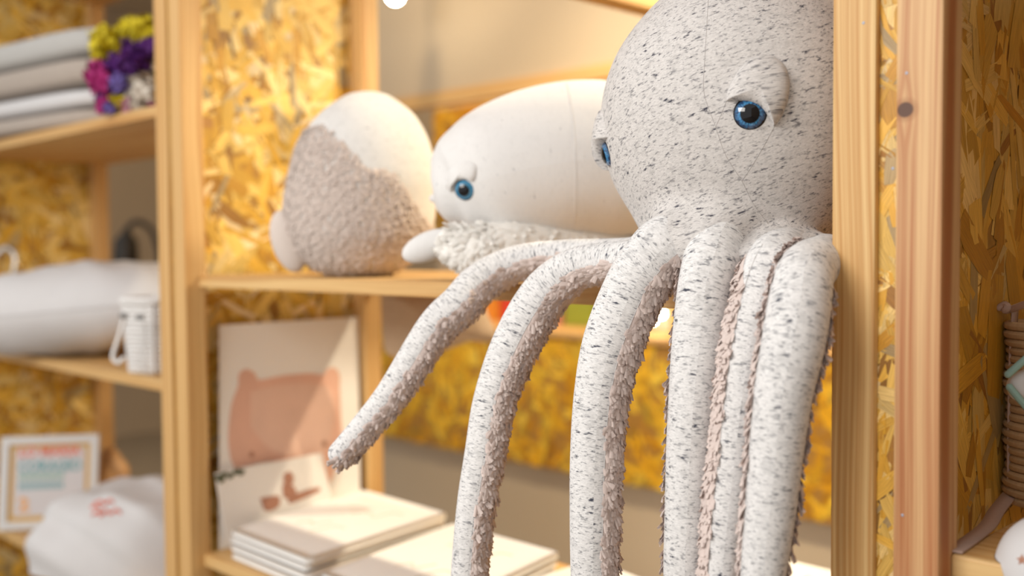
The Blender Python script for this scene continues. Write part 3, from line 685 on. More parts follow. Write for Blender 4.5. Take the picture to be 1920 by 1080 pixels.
for r_i, z in enumerate(zz):
    r = np.interp(z, zs, R[::-1]); cx = np.interp(z, zs, C[::-1, 0]); cy = np.interp(z, zs, C[::-1, 1]); g = np.interp(z, zs, dz[::-1])
    n = max(6, int(2 * math.pi * r / .0085)); a = (np.arange(n) + .5 * (r_i % 2)) / n * 2 * math.pi + rng.random(n) * .02
    e = np.stack([np.cos(a), np.sin(a), np.zeros(n)], 1); p = np.array([cx, cy, z]) + e * r
    nn = norm(e + np.array([0, 0, -g])); xn = ((p - cm) @ rg) / hw; yn = -(p[:, 2] - cm[2]) / hh
    k = yn > np.interp(xn, [-1, -.73, -.37, 0, .19, .5, .72, .82, 1], [-.62, -.62, -.60, -.32, -.15, -.10, .14, .30, .5])
    tt = np.repeat(np.array([[0, 0, -1.0]]), n, 0); tt = norm(tt - (tt * nn).sum(1, keepdims=True) * nn)
    PP.append(p[k]); PN.append(nn[k]); PTn.append(tt[k])
PP = np.concatenate(PP); PN = np.concatenate(PN); PTn = np.concatenate(PTn)
pv, pf = petals(PP + PN * .001, PN, PTn, .0095, .0085, .45, .5, .95); pv[:, 2] = np.maximum(pv[:, 2], zsh + .0004)
mesh_from('plush_cover', pv, pf, MT['ballfur'], BL, label='dusky beige tufted cover over the lower half')
fcx = np.array(at(541, 452, 1.86)); v, f = ellipsoid(fcx, (rg * .032 , np.array(FWD) * .02, np.array(UPV) * .056 - rg * .012), 28, 18)
v[:, 2] = np.maximum(v[:, 2], zsh + .0005); mesh_from('fin', v, f, MT['ballfin'], BL)
v, f = ellipsoid(np.array(at(809, 390, 2.0)), (rg * .010, np.array(FWD) * .008, np.array(UPV) * .016), 16, 10); mesh_from('nose', v, f, MT['black'], BL)

# ------------------------------------------------------------------ poster, card and linen packs on the lower shelf
zl = Z(-.622)
def xplane(px, py, off=0.0):
    """point on the leaning poster plane: X grows from -1.955 at the top to -1.90 at the shelf"""
    r = ray(px, py); x_top, z_top = -1.952, Z(-.14); sl = (-1.922 - x_top) / (zl - z_top)
    # x = x_top + sl*(z - z_top)
    t = (x_top + off - sl * (z_top - CAM.z) - CAM.x) / (r.x - sl * r.z)
    return CAM + r * t
def sheet(name, px_pts, mat, parent, off, thick=.0006, smooth=False):
    P = np.array([xplane(x, y, off) for x, y in px_pts]); Q = P + np.array([-thick, 0, 0]); n = len(P)
    return mesh_from(name, np.concatenate([P, Q]), [tuple(range(n)), tuple(range(2 * n - 1, n - 1, -1))] + [(i, i + n, (i + 1) % n + n, (i + 1) % n) for i in range(n)], mat, parent, smooth)
pb = xplane(540, 1000)
PO = thing('poster', 'white poster with a peach watercolour cushion print, leaning on the side panel', 'poster', (pb.x, pb.y, zl))
bl = xplane(414, 1022); br = xplane(676, 960)
def zfix(px, zt):   # pixel row where the poster plane meets height zt in column px
    lo, hi = 500, 1300
    for _ in range(40):
        m_ = (lo + hi) / 2
        if xplane(px, m_).z > zt: lo = m_
        else: hi = m_
    return lo
sheet('sheet', [(411, 610), (672, 594), (676, zfix(676, zl + .001)), (412, zfix(412, zl + .001))], MT['paper'], PO, 0.0, .002)
sheet('print', catmull(np.array([(432, 860), (428, 820), (434, 760), (446, 725), (448, 702), (462, 692), (478, 700), (486, 712), (530, 704), (580, 700), (606, 702), (614, 692), (628, 690), (637, 704), (637, 730), (640, 790), (643, 830), (634, 862), (620, 905), (610, 890), (560, 868), (500, 866), (460, 874), (440, 878)], float), 90), MT['pink'], PO, .0012, .0004)
sheet('print', catmull(np.array([(470, 735), (520, 722), (590, 720), (622, 735), (624, 800), (600, 850), (520, 850), (470, 800)], float), 40), MT['pink2'], PO, .0018, .0003)
for cx, cy in ((472, 852), (608, 832)): sheet('print', [(cx + 5 * math.cos(a), cy + 6 * math.sin(a)) for a in np.linspace(0, 6.28, 13)[:-1]], MT['brick'], PO, .0018, .0003)
cb = xplane(510, 990, .02)
CA = thing('picture_card', 'small white card with brown bath and child picture, in front of poster', 'card', (cb.x, cb.y, zl))
sheet('sheet', [(404, 888), (590, 852), (604, 850), (618, 920), (628, zfix(628, zl + .002)), (428, zfix(428, zl + .002)), (416, 960)], MT['paper'], CA, .022, .003)
def blob(pts, mat, parent, off, n=30): sheet('print', catmull(np.array(pts + pts[:1], float), n)[:-1], mat, parent, off, .0003)
blob([(532, 890), (542, 884), (550, 892), (549, 906), (540, 910), (532, 904)], MT['brick'], CA, .0232)
blob([(530, 908), (548, 910), (556, 924), (548, 934), (532, 932)], MT['brick'], CA, .0232)
blob([(540, 936), (560, 924), (594, 914), (600, 920), (580, 930), (545, 944)], MT['brick'], CA, .0232)
blob([(488, 934), (522, 930), (522, 950), (498, 958)], MT['brick'], CA, .0232)
for cx, cy in ((408, 895), (420, 890), (432, 892), (443, 884), (452, 886), (415, 900)): blob([(cx - 6, cy - 3), (cx + 6, cy - 6), (cx + 5, cy + 3), (cx - 4, cy + 6)], MT['leaf'], CA, .0232, 14)

def pack(quad, ztop, t, label, jit, group='folded white linen packs'):
    P = [np.array([p[0] + jit[0], p[1] + jit[1], ztop]) for p in quad]
    n = 18; V = []; F = []; c = sum(P) / 4
    root = thing('linen_pack', label, 'linen', (c[0], c[1], ztop - t), group)
    def bil(u, v): return P[0] * (1 - u) * (1 - v) + P[1] * u * (1 - v) + P[2] * u * v + P[3] * (1 - u) * v
    def edge(u): return 1 - abs(2 * u - 1) ** 8
    for sgn in (1, -1):
        for i in range(n + 1):
            for j in range(n + 1):
                u, v = i / n, j / n; e = min(edge(u), edge(v)) ** .5; p = bil(u, v)
                p[2] = ztop - t / 2 + sgn * t / 2 * (.75 + .25 * e) if not (i in (0, n) or j in (0, n)) else ztop - t / 2 + sgn * t * .44
                V.append(p)
    m = n + 1; o = m * m
    for i in range(n):
        for j in range(n):
            F.append((i * m + j, (i + 1) * m + j, (i + 1) * m + j + 1, i * m + j + 1)); F.append((o + i * m + j, o + i * m + j + 1, o + (i + 1) * m + j + 1, o + (i + 1) * m + j))
    rim = [i * m for i in range(m)] + [n * m + j for j in range(1, m)] + [i * m + n for i in range(n - 1, -1, -1)] + [j for j in range(n - 1, 0, -1)]
    for a, b in zip(rim, rim[1:] + rim[:1]): F.append((a, b, o + b, o + a))
    mesh_from('cover', V, F, MT['linen'], root)
    return root, bil
def ink(root, bil, ztop, lines, r=.0007):
    parts = []
    for ln in lines:
        pts = [bil(u, v) for u, v in ln]
        for p in pts: p[2] = ztop + .0004
        parts.append(simple_tube(np.array(pts), r, 5))
    v, f, _ = merge(parts); mesh_from('line_print', v, f, MT['sketch'], root, kind='stuff')
S1 = [(435, 992), (575, 1045), (836, 961), (676, 916)]
S2 = [(605, 1073), (800, 1150), (1046, 1034), (850, 981)]
S3 = [(1000, 1084), (1110, 1140), (1210, 1086), (1110, 1048)]
S4 = [(1385, 1082), (1490, 1130), (1600, 1078), (1474, 1048)]
words = ['topmost', 'second', 'third', 'lowest']
sk = [[(.3, .3), (.36, .38), (.42, .34), (.5, .45)], [(.55, .25), (.6, .4), (.7, .42)], [(.45, .62), (.55, .7), (.66, .66), (.7, .78), (.8, .8)], [(.3, .7), (.4, .74), (.5, .72)]]
for q, (S_, nm, nn_, tt) in enumerate(((S1, 'stack beside the leaning poster', 4, .0145), (S2, 'stack between the two leftmost hanging tentacles', 4, .0135), (S3, 'stack right of the third hanging tentacle', 3, .0135), (S4, 'stack beside the right post', 3, .0135))):
    top = zl + nn_ * tt + .001; QD = [np.array(onplane(x, y, 2, top)) for x, y in S_]
    for k in range(nn_):
        zt = top - k * tt; lab = f'folded white linen pack, {words[k] if k < nn_ - 1 else "lowest"} of the {nm}'
        rt, bil = pack(QD, zt, tt - .0005, lab, (0, 0) if k == 0 else (rng.normal() * .004 + (.006 if k == nn_ - 1 else 0), rng.normal() * .004))
        # keep the same footprint for lower packs
        if k == 0:
            if q < 3: ink(rt, bil, zt, sk)
            else: ink(rt, bil, zt, [[(.62, .2 + .06 * i), (.9, .25 + .06 * i)] for i in range(7)] + [[(.62, .18), (.62, .65)], [(.9, .22), (.9, .65)]], .0011)

# ------------------------------------------------------------------ beige pouch behind the shelf
pc_ = at(815, 600, 2.25)
PV = []; 
po = np.array([(716, 540), (760, 545), (830, 548), (896, 552), (915, 590), (930, 628), (915, 642), (880, 640), (840, 655), (780, 668), (735, 668), (718, 640)], float)
oc = catmull(np.concatenate([po, po[:1]]), 60)[:-1]; V = []; F = []; ctr = oc.mean(0); K = 6
for sgn in (-1, 1):
    for k in range(K + 1):
        s = 1 - k / K
        for x, y in ctr + (oc - ctr) * s: V.append(np.array(at(x, y, 2.25 + sgn * .035 * math.sqrt(max(0, 1 - s ** 2)))))
n = len(oc)
for b0, fl in ((0, False), ((K + 1) * n, True)):
    for k in range(K):
        for j in range(n):
            q = (b0 + k * n + j, b0 + k * n + (j + 1) % n, b0 + (k + 1) * n + (j + 1) % n, b0 + (k + 1) * n + j); F.append(q[::-1] if fl else q)
topmesh(recenter(mesh_from('felt_pouch', V, F, plain('beige_felt', (.50, .37, .25), .95, noise=.08, nscale=60, bump=.3))), 'soft beige felt pouch hanging behind the shelf, beyond the leftmost tentacle', 'pouch')

# ------------------------------------------------------------------ coloured goods on the counter
cols = [('red', (.70, .06, .03)), ('orange', (.80, .30, .03)), ('yellow', (.80, .55, .03)), ('green', (.30, .36, .04)), ('pink', (.72, .30, .25)), ('white', (.7, .66, .55))]
wt = Z(-.29)
spec = [(0, .15, .20, 1), (0, .15, .23, 0), (0, .15, .19, 4), (0, .14, .2, 3), (0, .14, .21, 2), (0, .15, .2, 5), (0, .15, .17, 2), (0, .15, .2, 1)]
posn = ['leftmost', 'second from left', 'third from left', 'fourth from left', 'fifth from left', 'third from right', 'second from right', 'rightmost']
for i, (px, wd, ht, ci) in enumerate(spec):
    p = onplane(925, 600, 1, 2.86); p.x += i * .165; wd = min(wd, .15); nm, col = cols[ci]
    b = thing('gift_box', f'small {nm} box on the far counter, {posn[i]} of the row', 'box', (p.x, p.y, wt), 'coloured boxes on the far counter')
    m1 = plain('box_' + nm, col, .5, noise=.1); box('body', (p.x - wd / 2, p.y - .05, wt), (p.x + wd / 2, p.y + .05, wt + ht * .8), m1, b, .006)
    box('lid', (p.x - wd / 2 - .003, p.y - .053, wt + ht * .8), (p.x + wd / 2 + .003, p.y + .053, wt + ht), plain('lid_' + nm, tuple(min(1, c * 1.15 + .05) for c in col), .5), b, .006)
for i, (px, py, r) in enumerate(((1241, 589, .011), (1226, 602, .008))):
    p = at(px, py, 3.35)
    o = mesh_from('fairy_light', *ellipsoid(p, ((r, 0, 0), (0, r, 0), (0, 0, r)), 16, 10), MT['fairy'])
    topmesh(recenter(o), ['larger glowing fairy light seen just right of the third tentacle', 'smaller dimmer fairy light just below the larger one'][i], 'light')
# visible spotlight
p = at(741, -8, 3.6)
SL = thing('spot_lamp', 'glowing ceiling spotlight at the top, right of the back post', 'lamp', p)
mesh_from('bulb', *ellipsoid(p, ((.028, 0, 0), (0, .028, 0), (0, 0, .028)), 20, 12), MT['glow'], SL)
v, f, _ = tube(np.array([p + Vector((0, 0, .02)), p + Vector((0, 0, .06)), p + Vector((0, 0, .12))]), np.array([.034, .034, .03]), 20); mesh_from('housing', v, f, MT['steel'], SL)
v, f, _ = tube(np.array([p + Vector((0, 0, .14)), (p.x, p.y, (p.z + 2.95) / 2), (p.x, p.y, 2.95)]), np.full(3, .006), 8); mesh_from('stem', v, f, MT['steel'], SL)

# ------------------------------------------------------------------ left unit contents
def cushion(name, c, L, W, T, yaw, mat, parent=None, e=.55, nu=48, nv=24, lump=0.0, tilt=0.0, ez=1.1):
    M = Matrix.Rotation(yaw, 3, 'Z') @ Matrix.Rotation(tilt, 3, 'Y'); V = []; F = []
    f = lambda x, k: math.copysign(abs(x) ** k, x)
    for i in range(nv + 1):
        th = math.pi * i / nv
        for j in range(nu):
            ph = 2 * math.pi * j / nu; st = f(math.sin(th), .8)
            x = L / 2 * st * f(math.cos(ph), e); y = W / 2 * st * f(math.sin(ph), e); zz_ = T / 2 * f(math.cos(th), ez)
            q = 1 + lump * (math.sin(x * 23 + 1) * math.sin(y * 19 + 2) + .6 * math.sin(x * 51 + y * 37))
            V.append(np.array(c) + np.array(M @ Vector((x, y, zz_ * q))))
    for i in range(nv):
        for j in range(nu): F.append((i * nu + j, (i + 1) * nu + j, (i + 1) * nu + (j + 1) % nu, i * nu + (j + 1) % nu))
    return np.array(V), F
z1, z2, z3 = Z(.305), Z(-.281), Z(-.79)
# big pillow
p = at(150, 600, 2.76)
v, f = cushion('x', (p.x, p.y, z2 + .12), .74, .42, .235, math.radians(38), None, e=.6, lump=.05, tilt=math.radians(-5)); v[:, 2] += z2 + .001 - v[:, 2].min()
pil = thing('pillow', 'big plump white pillow on the left unit middle shelf', 'pillow', (p.x, p.y, z2))
mesh_from('cover', v, f, MT['white'], pil)
th = np.linspace(0, 2 * math.pi, 80); eq = np.array([v[12 * 48 + j % 48] for j in range(49)]); sv, sf, _ = tube(eq, np.full(len(eq), .0022), 6); mesh_from('piping', sv, sf, MT['white'], pil)
# wicker basket
p = onplane(268, 700, 2, z2); bx, by = p.x - .01, max(p.y, 1.095)
BK = thing('wicker_basket', 'small white wicker basket in front of the big pillow', 'basket', (bx, by, z2))
hgt, wb_, wt_ = .165, .045, .056
def sq(h, w_, r, k=.25):
    pts = []
    for a in np.linspace(0, 2 * math.pi, 33)[:-1]:
        ca, sa = math.cos(a + .3), math.sin(a + .3); m_ = (abs(ca) ** 4 + abs(sa) ** 4) ** -.25
        pts.append((bx + w_ * ca * m_, by + w_ * sa * m_, z2 + h))
    return np.array(pts + pts[:1])
def rot_ring(pts):
    d = pts - np.array([bx, by, 0]); a = math.radians(20); ca, sa = math.cos(a), math.sin(a)
    return np.stack([bx + d[:, 0] * ca - d[:, 1] * sa, by + d[:, 0] * sa + d[:, 1] * ca, pts[:, 2]], 1)
rows = []
for i in range(16):
    t = i / 15; C = rot_ring(sq(.006 + t * (hgt - .012), wb_ + (wt_ - wb_) * t + (.001 if i % 2 else 0), 0)); rows.append(tube(C, np.full(len(C), .0052), 8))
v, f, _ = merge(rows); mesh_from('weave', v, f, MT['wicker'], BK)
C = rot_ring(sq(hgt, wt_ + .003, 0)); v, f, _ = tube(C, np.full(len(C), .008), 10); mesh_from('rim', v, f, MT['wicker'], BK)
stk = []
C0 = rot_ring(sq(.0, wb_ + .004, 0)); C1 = rot_ring(sq(hgt, wt_ + .004, 0))
for j in range(0, 32, 2): stk.append(tube(np.array([C0[j] + (0, 0, .003), (C0[j] + C1[j]) / 2, C1[j]]), np.full(3, .003), 6))
v, f, _ = merge(stk); mesh_from('stakes', v, f, MT['wicker'], BK)
box('base', (bx - .04, by - .04, z2 + .0005), (bx + .04, by + .04, z2 + .006), MT['wicker'], BK, .002)
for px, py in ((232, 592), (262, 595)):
    q = np.array(at(px, py, 2.245)); v, f = ellipsoid(q, (rg * .011, np.array(FWD) * .006, np.array(UPV) * .006), 14, 8); mesh_from('hole', v, f, MT['shadow_grey'], BK, label='dark oval insert standing for a shaded hand hole')
lp = [np.array(at(x, y, 2.25)) for x, y in ((232, 600), (224, 630), (212, 668), (222, 680), (232, 672))]
v, f, _ = simple_tube(np.array(lp), .005, 8); mesh_from('handle_loop', v, f, MT['wicker'], BK)
# folded cushions on the upper shelf
p = at(70, 135, 2.80); yy = 1.20
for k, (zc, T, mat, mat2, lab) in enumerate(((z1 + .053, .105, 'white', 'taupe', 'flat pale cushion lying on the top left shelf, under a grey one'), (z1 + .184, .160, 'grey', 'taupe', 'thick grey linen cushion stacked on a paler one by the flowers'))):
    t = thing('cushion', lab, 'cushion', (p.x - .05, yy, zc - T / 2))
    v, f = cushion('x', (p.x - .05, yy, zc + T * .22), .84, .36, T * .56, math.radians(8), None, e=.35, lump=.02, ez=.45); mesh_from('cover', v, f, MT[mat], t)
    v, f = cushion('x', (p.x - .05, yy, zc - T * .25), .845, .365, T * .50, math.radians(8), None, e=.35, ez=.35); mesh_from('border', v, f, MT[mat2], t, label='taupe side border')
# bouquet
p = at(250, 200, 2.36); FB = thing('flower_bouquet', 'bouquet of yellow, purple and magenta dried flowers on the top left shelf', 'flowers', (p.x, p.y, z1))
fl = [(195, 75, 'yellow', 24), (190, 100, 'yellow', 18), (215, 88, 'yellow', 26), (245, 58, 'yellow', 24), (270, 55, 'yellow', 24), (295, 58, 'yellow', 22), (240, 100, 'purple', 24), (262, 105, 'purple', 24), (285, 80, 'purple', 20), (220, 125, 'purple', 24), (235, 112, 'magenta', 20), (215, 112, 'magenta', 18), (185, 140, 'magenta', 24), (190, 160, 'magenta', 20), (240, 135, 'purple', 18), (200, 178, 'lilac', 20), (222, 155, 'lilac', 18), (198, 203, 'magenta', 17), (222, 195, 'yellow', 20), (250, 165, 'cream', 24), (275, 175, 'cream', 24), (265, 190, 'cream', 20), (240, 205, 'rose', 18), (270, 205, 'rose', 16), (205, 216, 'lilac', 12), (292, 205, 'magenta', 14)]
for i, (x, y, m_, r) in enumerate(fl):
    d = 2.33 + .012 * (i % 4); c = np.array(at(x, y, d)); rr = r * 1.0 * d / F_PX; c[2] = max(c[2], z1 + rr * .9)
    n = 90; nn = norm(rng.normal(size=(n, 3))); tt = rng.normal(size=(n, 3)); tt = norm(tt - (tt * nn).sum(1, keepdims=True) * nn)
    pv, pf = petals(c + nn * rr * .72, nn, tt, rr * .55, rr * .6, .6); ev, ef = ellipsoid(c, ((rr * .75, 0, 0), (0, rr * .75, 0), (0, 0, rr * .75)), 12, 8)
    v, f, _ = merge([(pv, pf), (ev, ef)]); v[:, 2] = np.maximum(v[:, 2], z1 + .0005); b = mesh_from('blossom', v, f, MT[m_], FB)
st = []; hub = np.array(at(330, 170, 2.42)); hub[2] = max(hub[2], z1 + .03)
for x, y, m_, r in fl[::2]:
    c = np.array(at(x, y, 2.38)); c[2] = max(c[2], z1 + .01); st.append(simple_tube(np.array([c, (c + hub) / 2 + (0, 0, .004), hub]), .0028, 6))
v, f, _ = merge(st); mesh_from('stems', v, f, MT['stem'], FB)
# pale metal ornament behind the pillow
q = lambda x, y: np.array(at(x, y, 3.12))
b0 = onplane(24, 640, 2, z2); q0_ = q(24, 520); ob = np.array([q0_[0], q0_[1], z2])
OR = thing('metal_ornament', 'pale hooked metal ornament with brass balls behind the big pillow', 'ornament', ob)
v, f, _ = simple_tube(np.array([(ob[0], ob[1], z2 + .006), q(26, 520), q(30, 490), q(24, 470), q(8, 466), q(-6, 480)]), .010, 10); mesh_from('hook', v, f, MT['steel'], OR)
for x, y, r in ((38, 497, .013), (36, 515, .013), (55, 527, .012)):
    v, f = ellipsoid(q(x, y), ((r, 0, 0), (0, r, 0), (0, 0, r)), 16, 10); mesh_from('ball', v, f, MT['brass'], OR)
v, f = ellipsoid((ob[0], ob[1], z2 + .006), ((.05, 0, 0), (0, .05, 0), (0, 0, .006)), 24, 8); mesh_from('base', v, f, MT['steel'], OR)
v, f, _ = simple_tube(np.array([q(-10, 530), q(20, 530), q(58, 530)]), .006, 8); mesh_from('crossbar', v, f, MT['steel'], OR)
# framed print
fo = np.array(onplane(105, 998, 2, z3)); fo = np.array(at(105, 900, 2.92)); fo[2] = z3
FR = thing('framed_print', 'white framed typographic print with ochre mount on bottom left shelf', 'picture frame', fo)
tl = np.array(at(5, 818, 2.94)); tr = np.array(at(187, 815, 2.98)); ex = tr - tl; ex[2] = 0; W = np.linalg.norm(ex); ex /= W; H = tl[2] - z3 - .002; ez = np.array([0, 0, 1.0]); ez = norm(ez + np.array([-.10, .10, 0])); eyn = np.cross(ez, ex)   # back
def fbox(name, x0, x1, y0, y1, d0, d1, mat, parent):
    org = np.array([tl[0], tl[1], 0]) + ez * 0; o3 = np.array([tl[0], tl[1], z3 + .002]) - np.array([ez[0], ez[1], 0]) * H
    V = [o3 + ex * x + ez * y + eyn * dd_ for dd_ in (d0, d1) for (x, y) in ((x0, y0), (x1, y0), (x1, y1), (x0, y1))]
    return mesh_from(name, V, [(0, 1, 2, 3), (7, 6, 5, 4), (0, 4, 5, 1), (1, 5, 6, 2), (2, 6, 7, 3), (3, 7, 4, 0)], mat, parent, False)
b = .022
fr_white = plain('frame_white', (.70, .70, .70), .4)
for nm, a in (('frame_side', (0, b, 0, H)), ('frame_side', (W - b, W, 0, H)), ('frame_side', (b, W - b, 0, b)), ('frame_side', (b, W - b, H - b, H))): fbox(nm, *a, -.012, .012, fr_white, FR)
fbox('mount', b, W - b, b, H - b, -.003, .003, MT['gold'], FR); m2 = b + .014; fbox('print', m2, W - m2, m2, H - m2, -.0045, -.003, plain('print_paper', (.66, .64, .66), .5), FR)
def text(body, x, y, h, mat, parent, wfit):
    cu = D.curves.new('lettering', 'FONT'); cu.body = body; cu.size = h; cu.offset = h * .035; cu.extrude = .0004; cu.resolution_u = 2
    tmp = D.objects.new('tmp', cu); COL.objects.link(tmp); dg = bpy.context.evaluated_depsgraph_get(); dg.update()
    me = D.meshes.new_from_object(tmp.evaluated_get(dg)); co = np.zeros(len(me.vertices) * 3); me.vertices.foreach_get('co', co); co = co.reshape(-1, 3)
    D.objects.remove(tmp); wd = co[:, 0].max() - co[:, 0].min(); co[:, 0] = (co[:, 0] - co[:, 0].min()) * (wfit / wd)
    o3 = np.array([tl[0], tl[1], z3 + .002]) - np.array([ez[0], ez[1], 0]) * H
    V = o3 + np.outer(x + co[:, 0], ex) + np.outer(y + co[:, 1], ez) + np.outer(-.0052 - co[:, 2], eyn)
    fs = [tuple(p.vertices) for p in me.polygons]; mesh_from('lettering', V, fs, mat, parent, False); D.meshes.remove(me)
iw = W - 2 * m2
text('LO MARIA', m2 + .012, H * .78, .040, MT['coral'], FR, iw - .024)
text('CORAGIO', m2 + .010, H * .615, .044, MT['tealink'], FR, iw - .02)
text('IIIIIIIIII', m2 + .014, H * .53, .024, MT['green_ink'], FR, iw * .62)
text('IIIIIIIIII', m2 + .014, H * .43, .024, MT['tealink'], FR, iw * .62)
text('2', m2 + .014, H * .20, .050, MT['orange'], FR, .03)
# tan toy behind the frame
q = at(205, 880, 3.08); TT = thing('soft_toy', 'tan plush toy peeking out behind the white picture frame', 'plush toy', (q.x, q.y, z3))
hz = at(200, 850, 3.08).z
v, f = ellipsoid((q.x, q.y, (z3 + hz) / 2), ((.055, 0, 0), (0, .05, 0), (0, 0, (hz - z3) / 2 + .02)), 24, 16); v[:, 2] = np.maximum(v[:, 2], z3 + .001); mesh_from('body', v, f, MT['tan'], TT)
v, f = ellipsoid(np.array(at(222, 875, 3.06)), (rg * .03, np.array(FWD) * .025, np.array(UPV) * .035 - rg * .015), 20, 12); mesh_from('ear', v, f, MT['tan'], TT)
# white garment heap
gh = at(180, 1000, 2.55)
GA = thing('folded_garment', 'crumpled white cotton garment with coral lettering on bottom left shelf', 'clothes', (gh.x, gh.y, z3))
nu, nv = 90, 40; V = []; F = []
M = Matrix.Rotation(math.radians(40), 3, 'Z')
for i in range(nv + 1):
    t = i / nv
    for j in range(nu):
        a = 2 * math.pi * j / nu; rad = math.sin(t * math.pi / 2) ** .8; hx = .27 * rad * (1 + .08 * math.sin(3 * a + 1) + .05 * math.sin(7 * a)); hy = .20 * rad * (1 + .07 * math.sin(2 * a + 2))
        x, y = hx * math.cos(a), hy * math.sin(a); zz_ = .20 * math.cos(t * math.pi / 2) ** .75
        zz_ *= 1 + (.13 * math.sin(x * 17 + y * 22) * math.sin(y * 19 + 1.5) + .04 * math.sin(x * 40 - y * 25)) * (.35 + .65 * rad); k = .006 * math.sin(x * 30 + y * 40 + zz_ * 40)
        vv = M @ Vector((x + k, y + k, zz_)); V.append((gh.x + vv.x, gh.y + .10 + vv.y, z3 + .001 + max(vv.z, 0)))
for i in range(nv):
    for j in range(nu): F.append((i * nu + j, (i + 1) * nu + j, (i + 1) * nu + (j + 1) % nu, i * nu + (j + 1) % nu))
mesh_from('cloth', V, F, MT['white'], GA); GB = BVHTree.FromPolygons([Vector(v) for v in V], F)
parts = []
for ln in ([(178, 945), (190, 940), (196, 946), (206, 938), (212, 942)], [(174, 966), (184, 960), (190, 968), (198, 958), (208, 964), (218, 956), (226, 962)], [(172, 952), (182, 950), (188, 954)]):
    o = [cast(GB, x, y, .002) for x, y in ln]
    if all(o): parts.append(simple_tube(np.array([h_[0] for h_ in o]), .0035, 6))
if parts: v, f, _ = merge(parts); mesh_from('lettering', v, f, MT['coral'], GA)

# dark arc floor lamp beyond the left unit
q = lambda x, y, d=4.6: np.array(at(x, y, d))
f0 = q(316, 860); fb0 = np.array([f0[0], f0[1], 0.0])
CH = thing('floor_lamp', 'dark floor lamp with curved neck in the gap behind the left unit', 'lamp', fb0)
v, f, _ = simple_tube(np.array([fb0 + (0, 0, .03), f0, q(308, 640), q(302, 510), q(288, 440), q(262, 416), q(242, 424), q(237, 440)]), .012, 8, 60); mesh_from('pole', v, f, MT['darkmetal'], CH)
v, f, _ = tube(np.array([q(237, 436), q(236, 452), q(236, 486)]), np.array([.02, .05, .055]), 20); mesh_from('lamp_shade', v, f, MT['darkmetal'], CH)
v, f, _ = tube(np.array([fb0 + (0, 0, .002), fb0 + (0, 0, .015), fb0 + (0, 0, .03)]), np.array([.14, .14, .12]), 28, False, False); mesh_from('base', v, f, MT['darkmetal'], CH)

# ------------------------------------------------------------------ right unit contents
zr = Z(-.31); XP = X_RA0 + .004
def ribbon(pts, wdir, w_, th_=.0012):
    C = catmull(np.array(pts), 60); wd = np.array(wdir, float); T = norm(np.gradient(C, axis=0)); V = []
    W_ = norm(np.repeat(wd[None], len(C), 0) - (T @ wd)[:, None] * T); Nn = np.cross(T, W_)
    for i in range(len(C)):
        for a, b in ((-.5, -1), (.5, -1), (.5, 1), (-.5, 1)): V.append(C[i] + W_[i] * w_ * a + Nn[i] * th_ * b)
    F = [(i * 4 + j, i * 4 + (j + 1) % 4, (i + 1) * 4 + (j + 1) % 4, (i + 1) * 4 + j) for i in range(len(C) - 1) for j in range(4)]
    return V, F + [(3, 2, 1, 0), tuple((len(C) - 1) * 4 + j for j in range(4))]
ys = 1.285
RB = thing('fabric_tie', 'mauve fabric ribbon hanging by the strand board and along the right shelf', 'ribbon', (XP, ys, zr))
top = onplane(1893, 582, 0, XP + .012)
V, F = ribbon([(XP + .012, ys + .002, top.z), (XP + .010, ys, Z(-.14)), (XP + .010, ys - .002, Z(-.24)), (XP + .010, ys, zr + .012)], (0, 1, 0), .017); mesh_from('hanging_end', V, F, MT['mauve'], RB)
e2 = onplane(1783, 1040, 2, zr)
V, F = ribbon([(XP + .010, ys + .004, zr + .012), (XP + .018, 1.22, zr + .004), (XP + .035, 1.14, zr + .003), (e2.x, max(e2.y, YS + .004), zr + .002)], (1, 0, 0), .017); mesh_from('lying_end', V, F, MT['mauve'], RB)
v, f, _ = simple_tube(np.array([at(1874, 577, 1.225), at(1884, 571, 1.22), at(1890, 577, 1.215), at(1884, 582, 1.22), at(1895, 580, 1.22), at(1912, 574, 1.20), at(1945, 562, 1.17)]), .0042, 8); mesh_from('knot', v, f, MT['mauve'], RB)
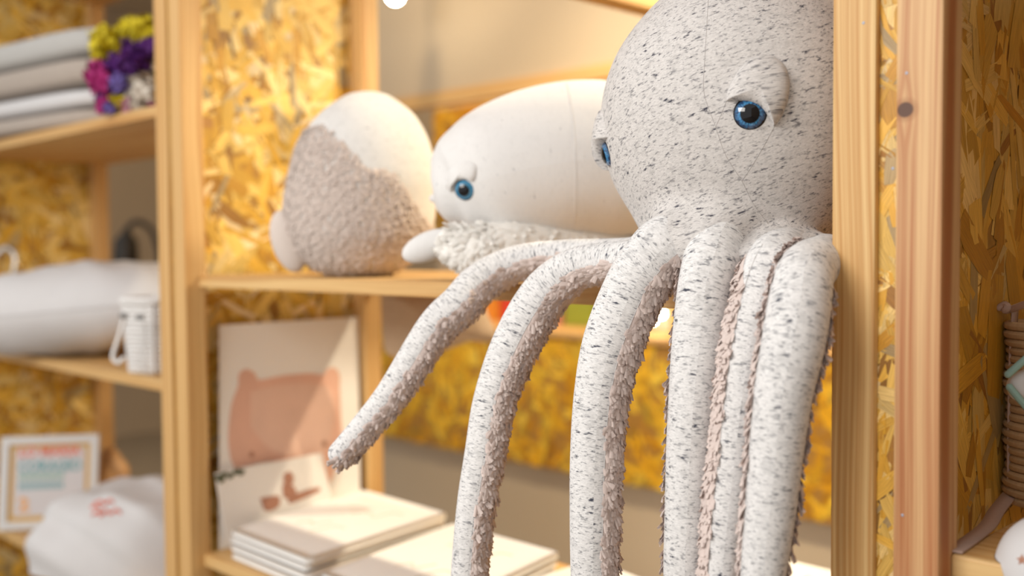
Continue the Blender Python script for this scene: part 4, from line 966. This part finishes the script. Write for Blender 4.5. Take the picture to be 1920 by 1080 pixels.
# rope-handled basket just inside the frame
rc = at(1974, 650, 1.22); RO = thing('rope_basket', 'coiled jute rope basket cut off by the right photo edge', 'basket', (rc.x, rc.y, Z(-.31)))
rows = []
for i in range(26):
    zz_ = zr + .006 + i * .0098; rr = .047 + .002 * math.sin(i)
    if zz_ > rc.z + .03: break
    C = np.array([(rc.x + rr * math.cos(a), rc.y + rr * math.sin(a), zz_) for a in np.linspace(0, 2 * math.pi, 33)]); rows.append(tube(C, np.full(33, .0052), 8))
v, f, _ = merge(rows); mesh_from('coils', v, f, MT['rope'], RO)
# striped cloth hung over the basket
CL = thing('striped_cloth', 'white and sea green folded cloth draped on the rope basket', 'cloth', at(1915, 720, 1.14))
stripe = [(1893, 700, 1.135), (1906, 686, 1.13), (1925, 674, 1.12)]
v, f = ellipsoid(np.array(at(1921, 722, 1.135)), (rg * .018 + np.array(UPV) * .006, np.array(FWD) * .010, np.array(UPV) * .016 - rg * .004), 24, 14, .8); mesh_from('fold', v, f, MT['white'], CL)
for (x0, y0), (x1, y1) in (((1893, 726), (1925, 764)), ((1890, 702), (1924, 672))):
    v, f, _ = simple_tube(np.array([at(x0, y0, 1.124), at((x0 + x1) / 2, (y0 + y1) / 2, 1.122), at(x1, y1, 1.122)]), .004, 8); mesh_from('stripe', v, f, MT['teal'], CL, label='sea green stripe')
# white round toy with a brown star
bc = at(1984, 1072, 1.0); rb = .056
BA = thing('round_cushion', 'white round cushion with a brown star at bottom right corner', 'cushion', (bc.x, bc.y, zr))
v, f = ellipsoid(bc, ((rb, 0, 0), (0, rb, 0), (0, 0, rb)), 40, 24)
on = v[:, 1] > YS - .003; v[on, 2] = np.maximum(v[on, 2], zr + .0006); mesh_from('cover', v, f, MT['white'], BA)
BB = BVHTree.FromPolygons([Vector(x) for x in v], f)
sp_ = []
for k in range(10):
    a = math.pi / 2 + k * math.pi / 5; rr = 11 if k % 2 == 0 else 5; h_ = cast(BB, 1917 + rr * math.cos(a), 1050 - rr * math.sin(a), .0008); sp_.append(h_[0] if h_ else None)
if all(x is not None for x in sp_):
    h_ = cast(BB, 1917, 1050, .0012); mesh_from('star_print', np.array(sp_ + [h_[0]]), [(i, (i + 1) % 10, 10) for i in range(10)], MT['brick'], BA, False, label='brown star print')
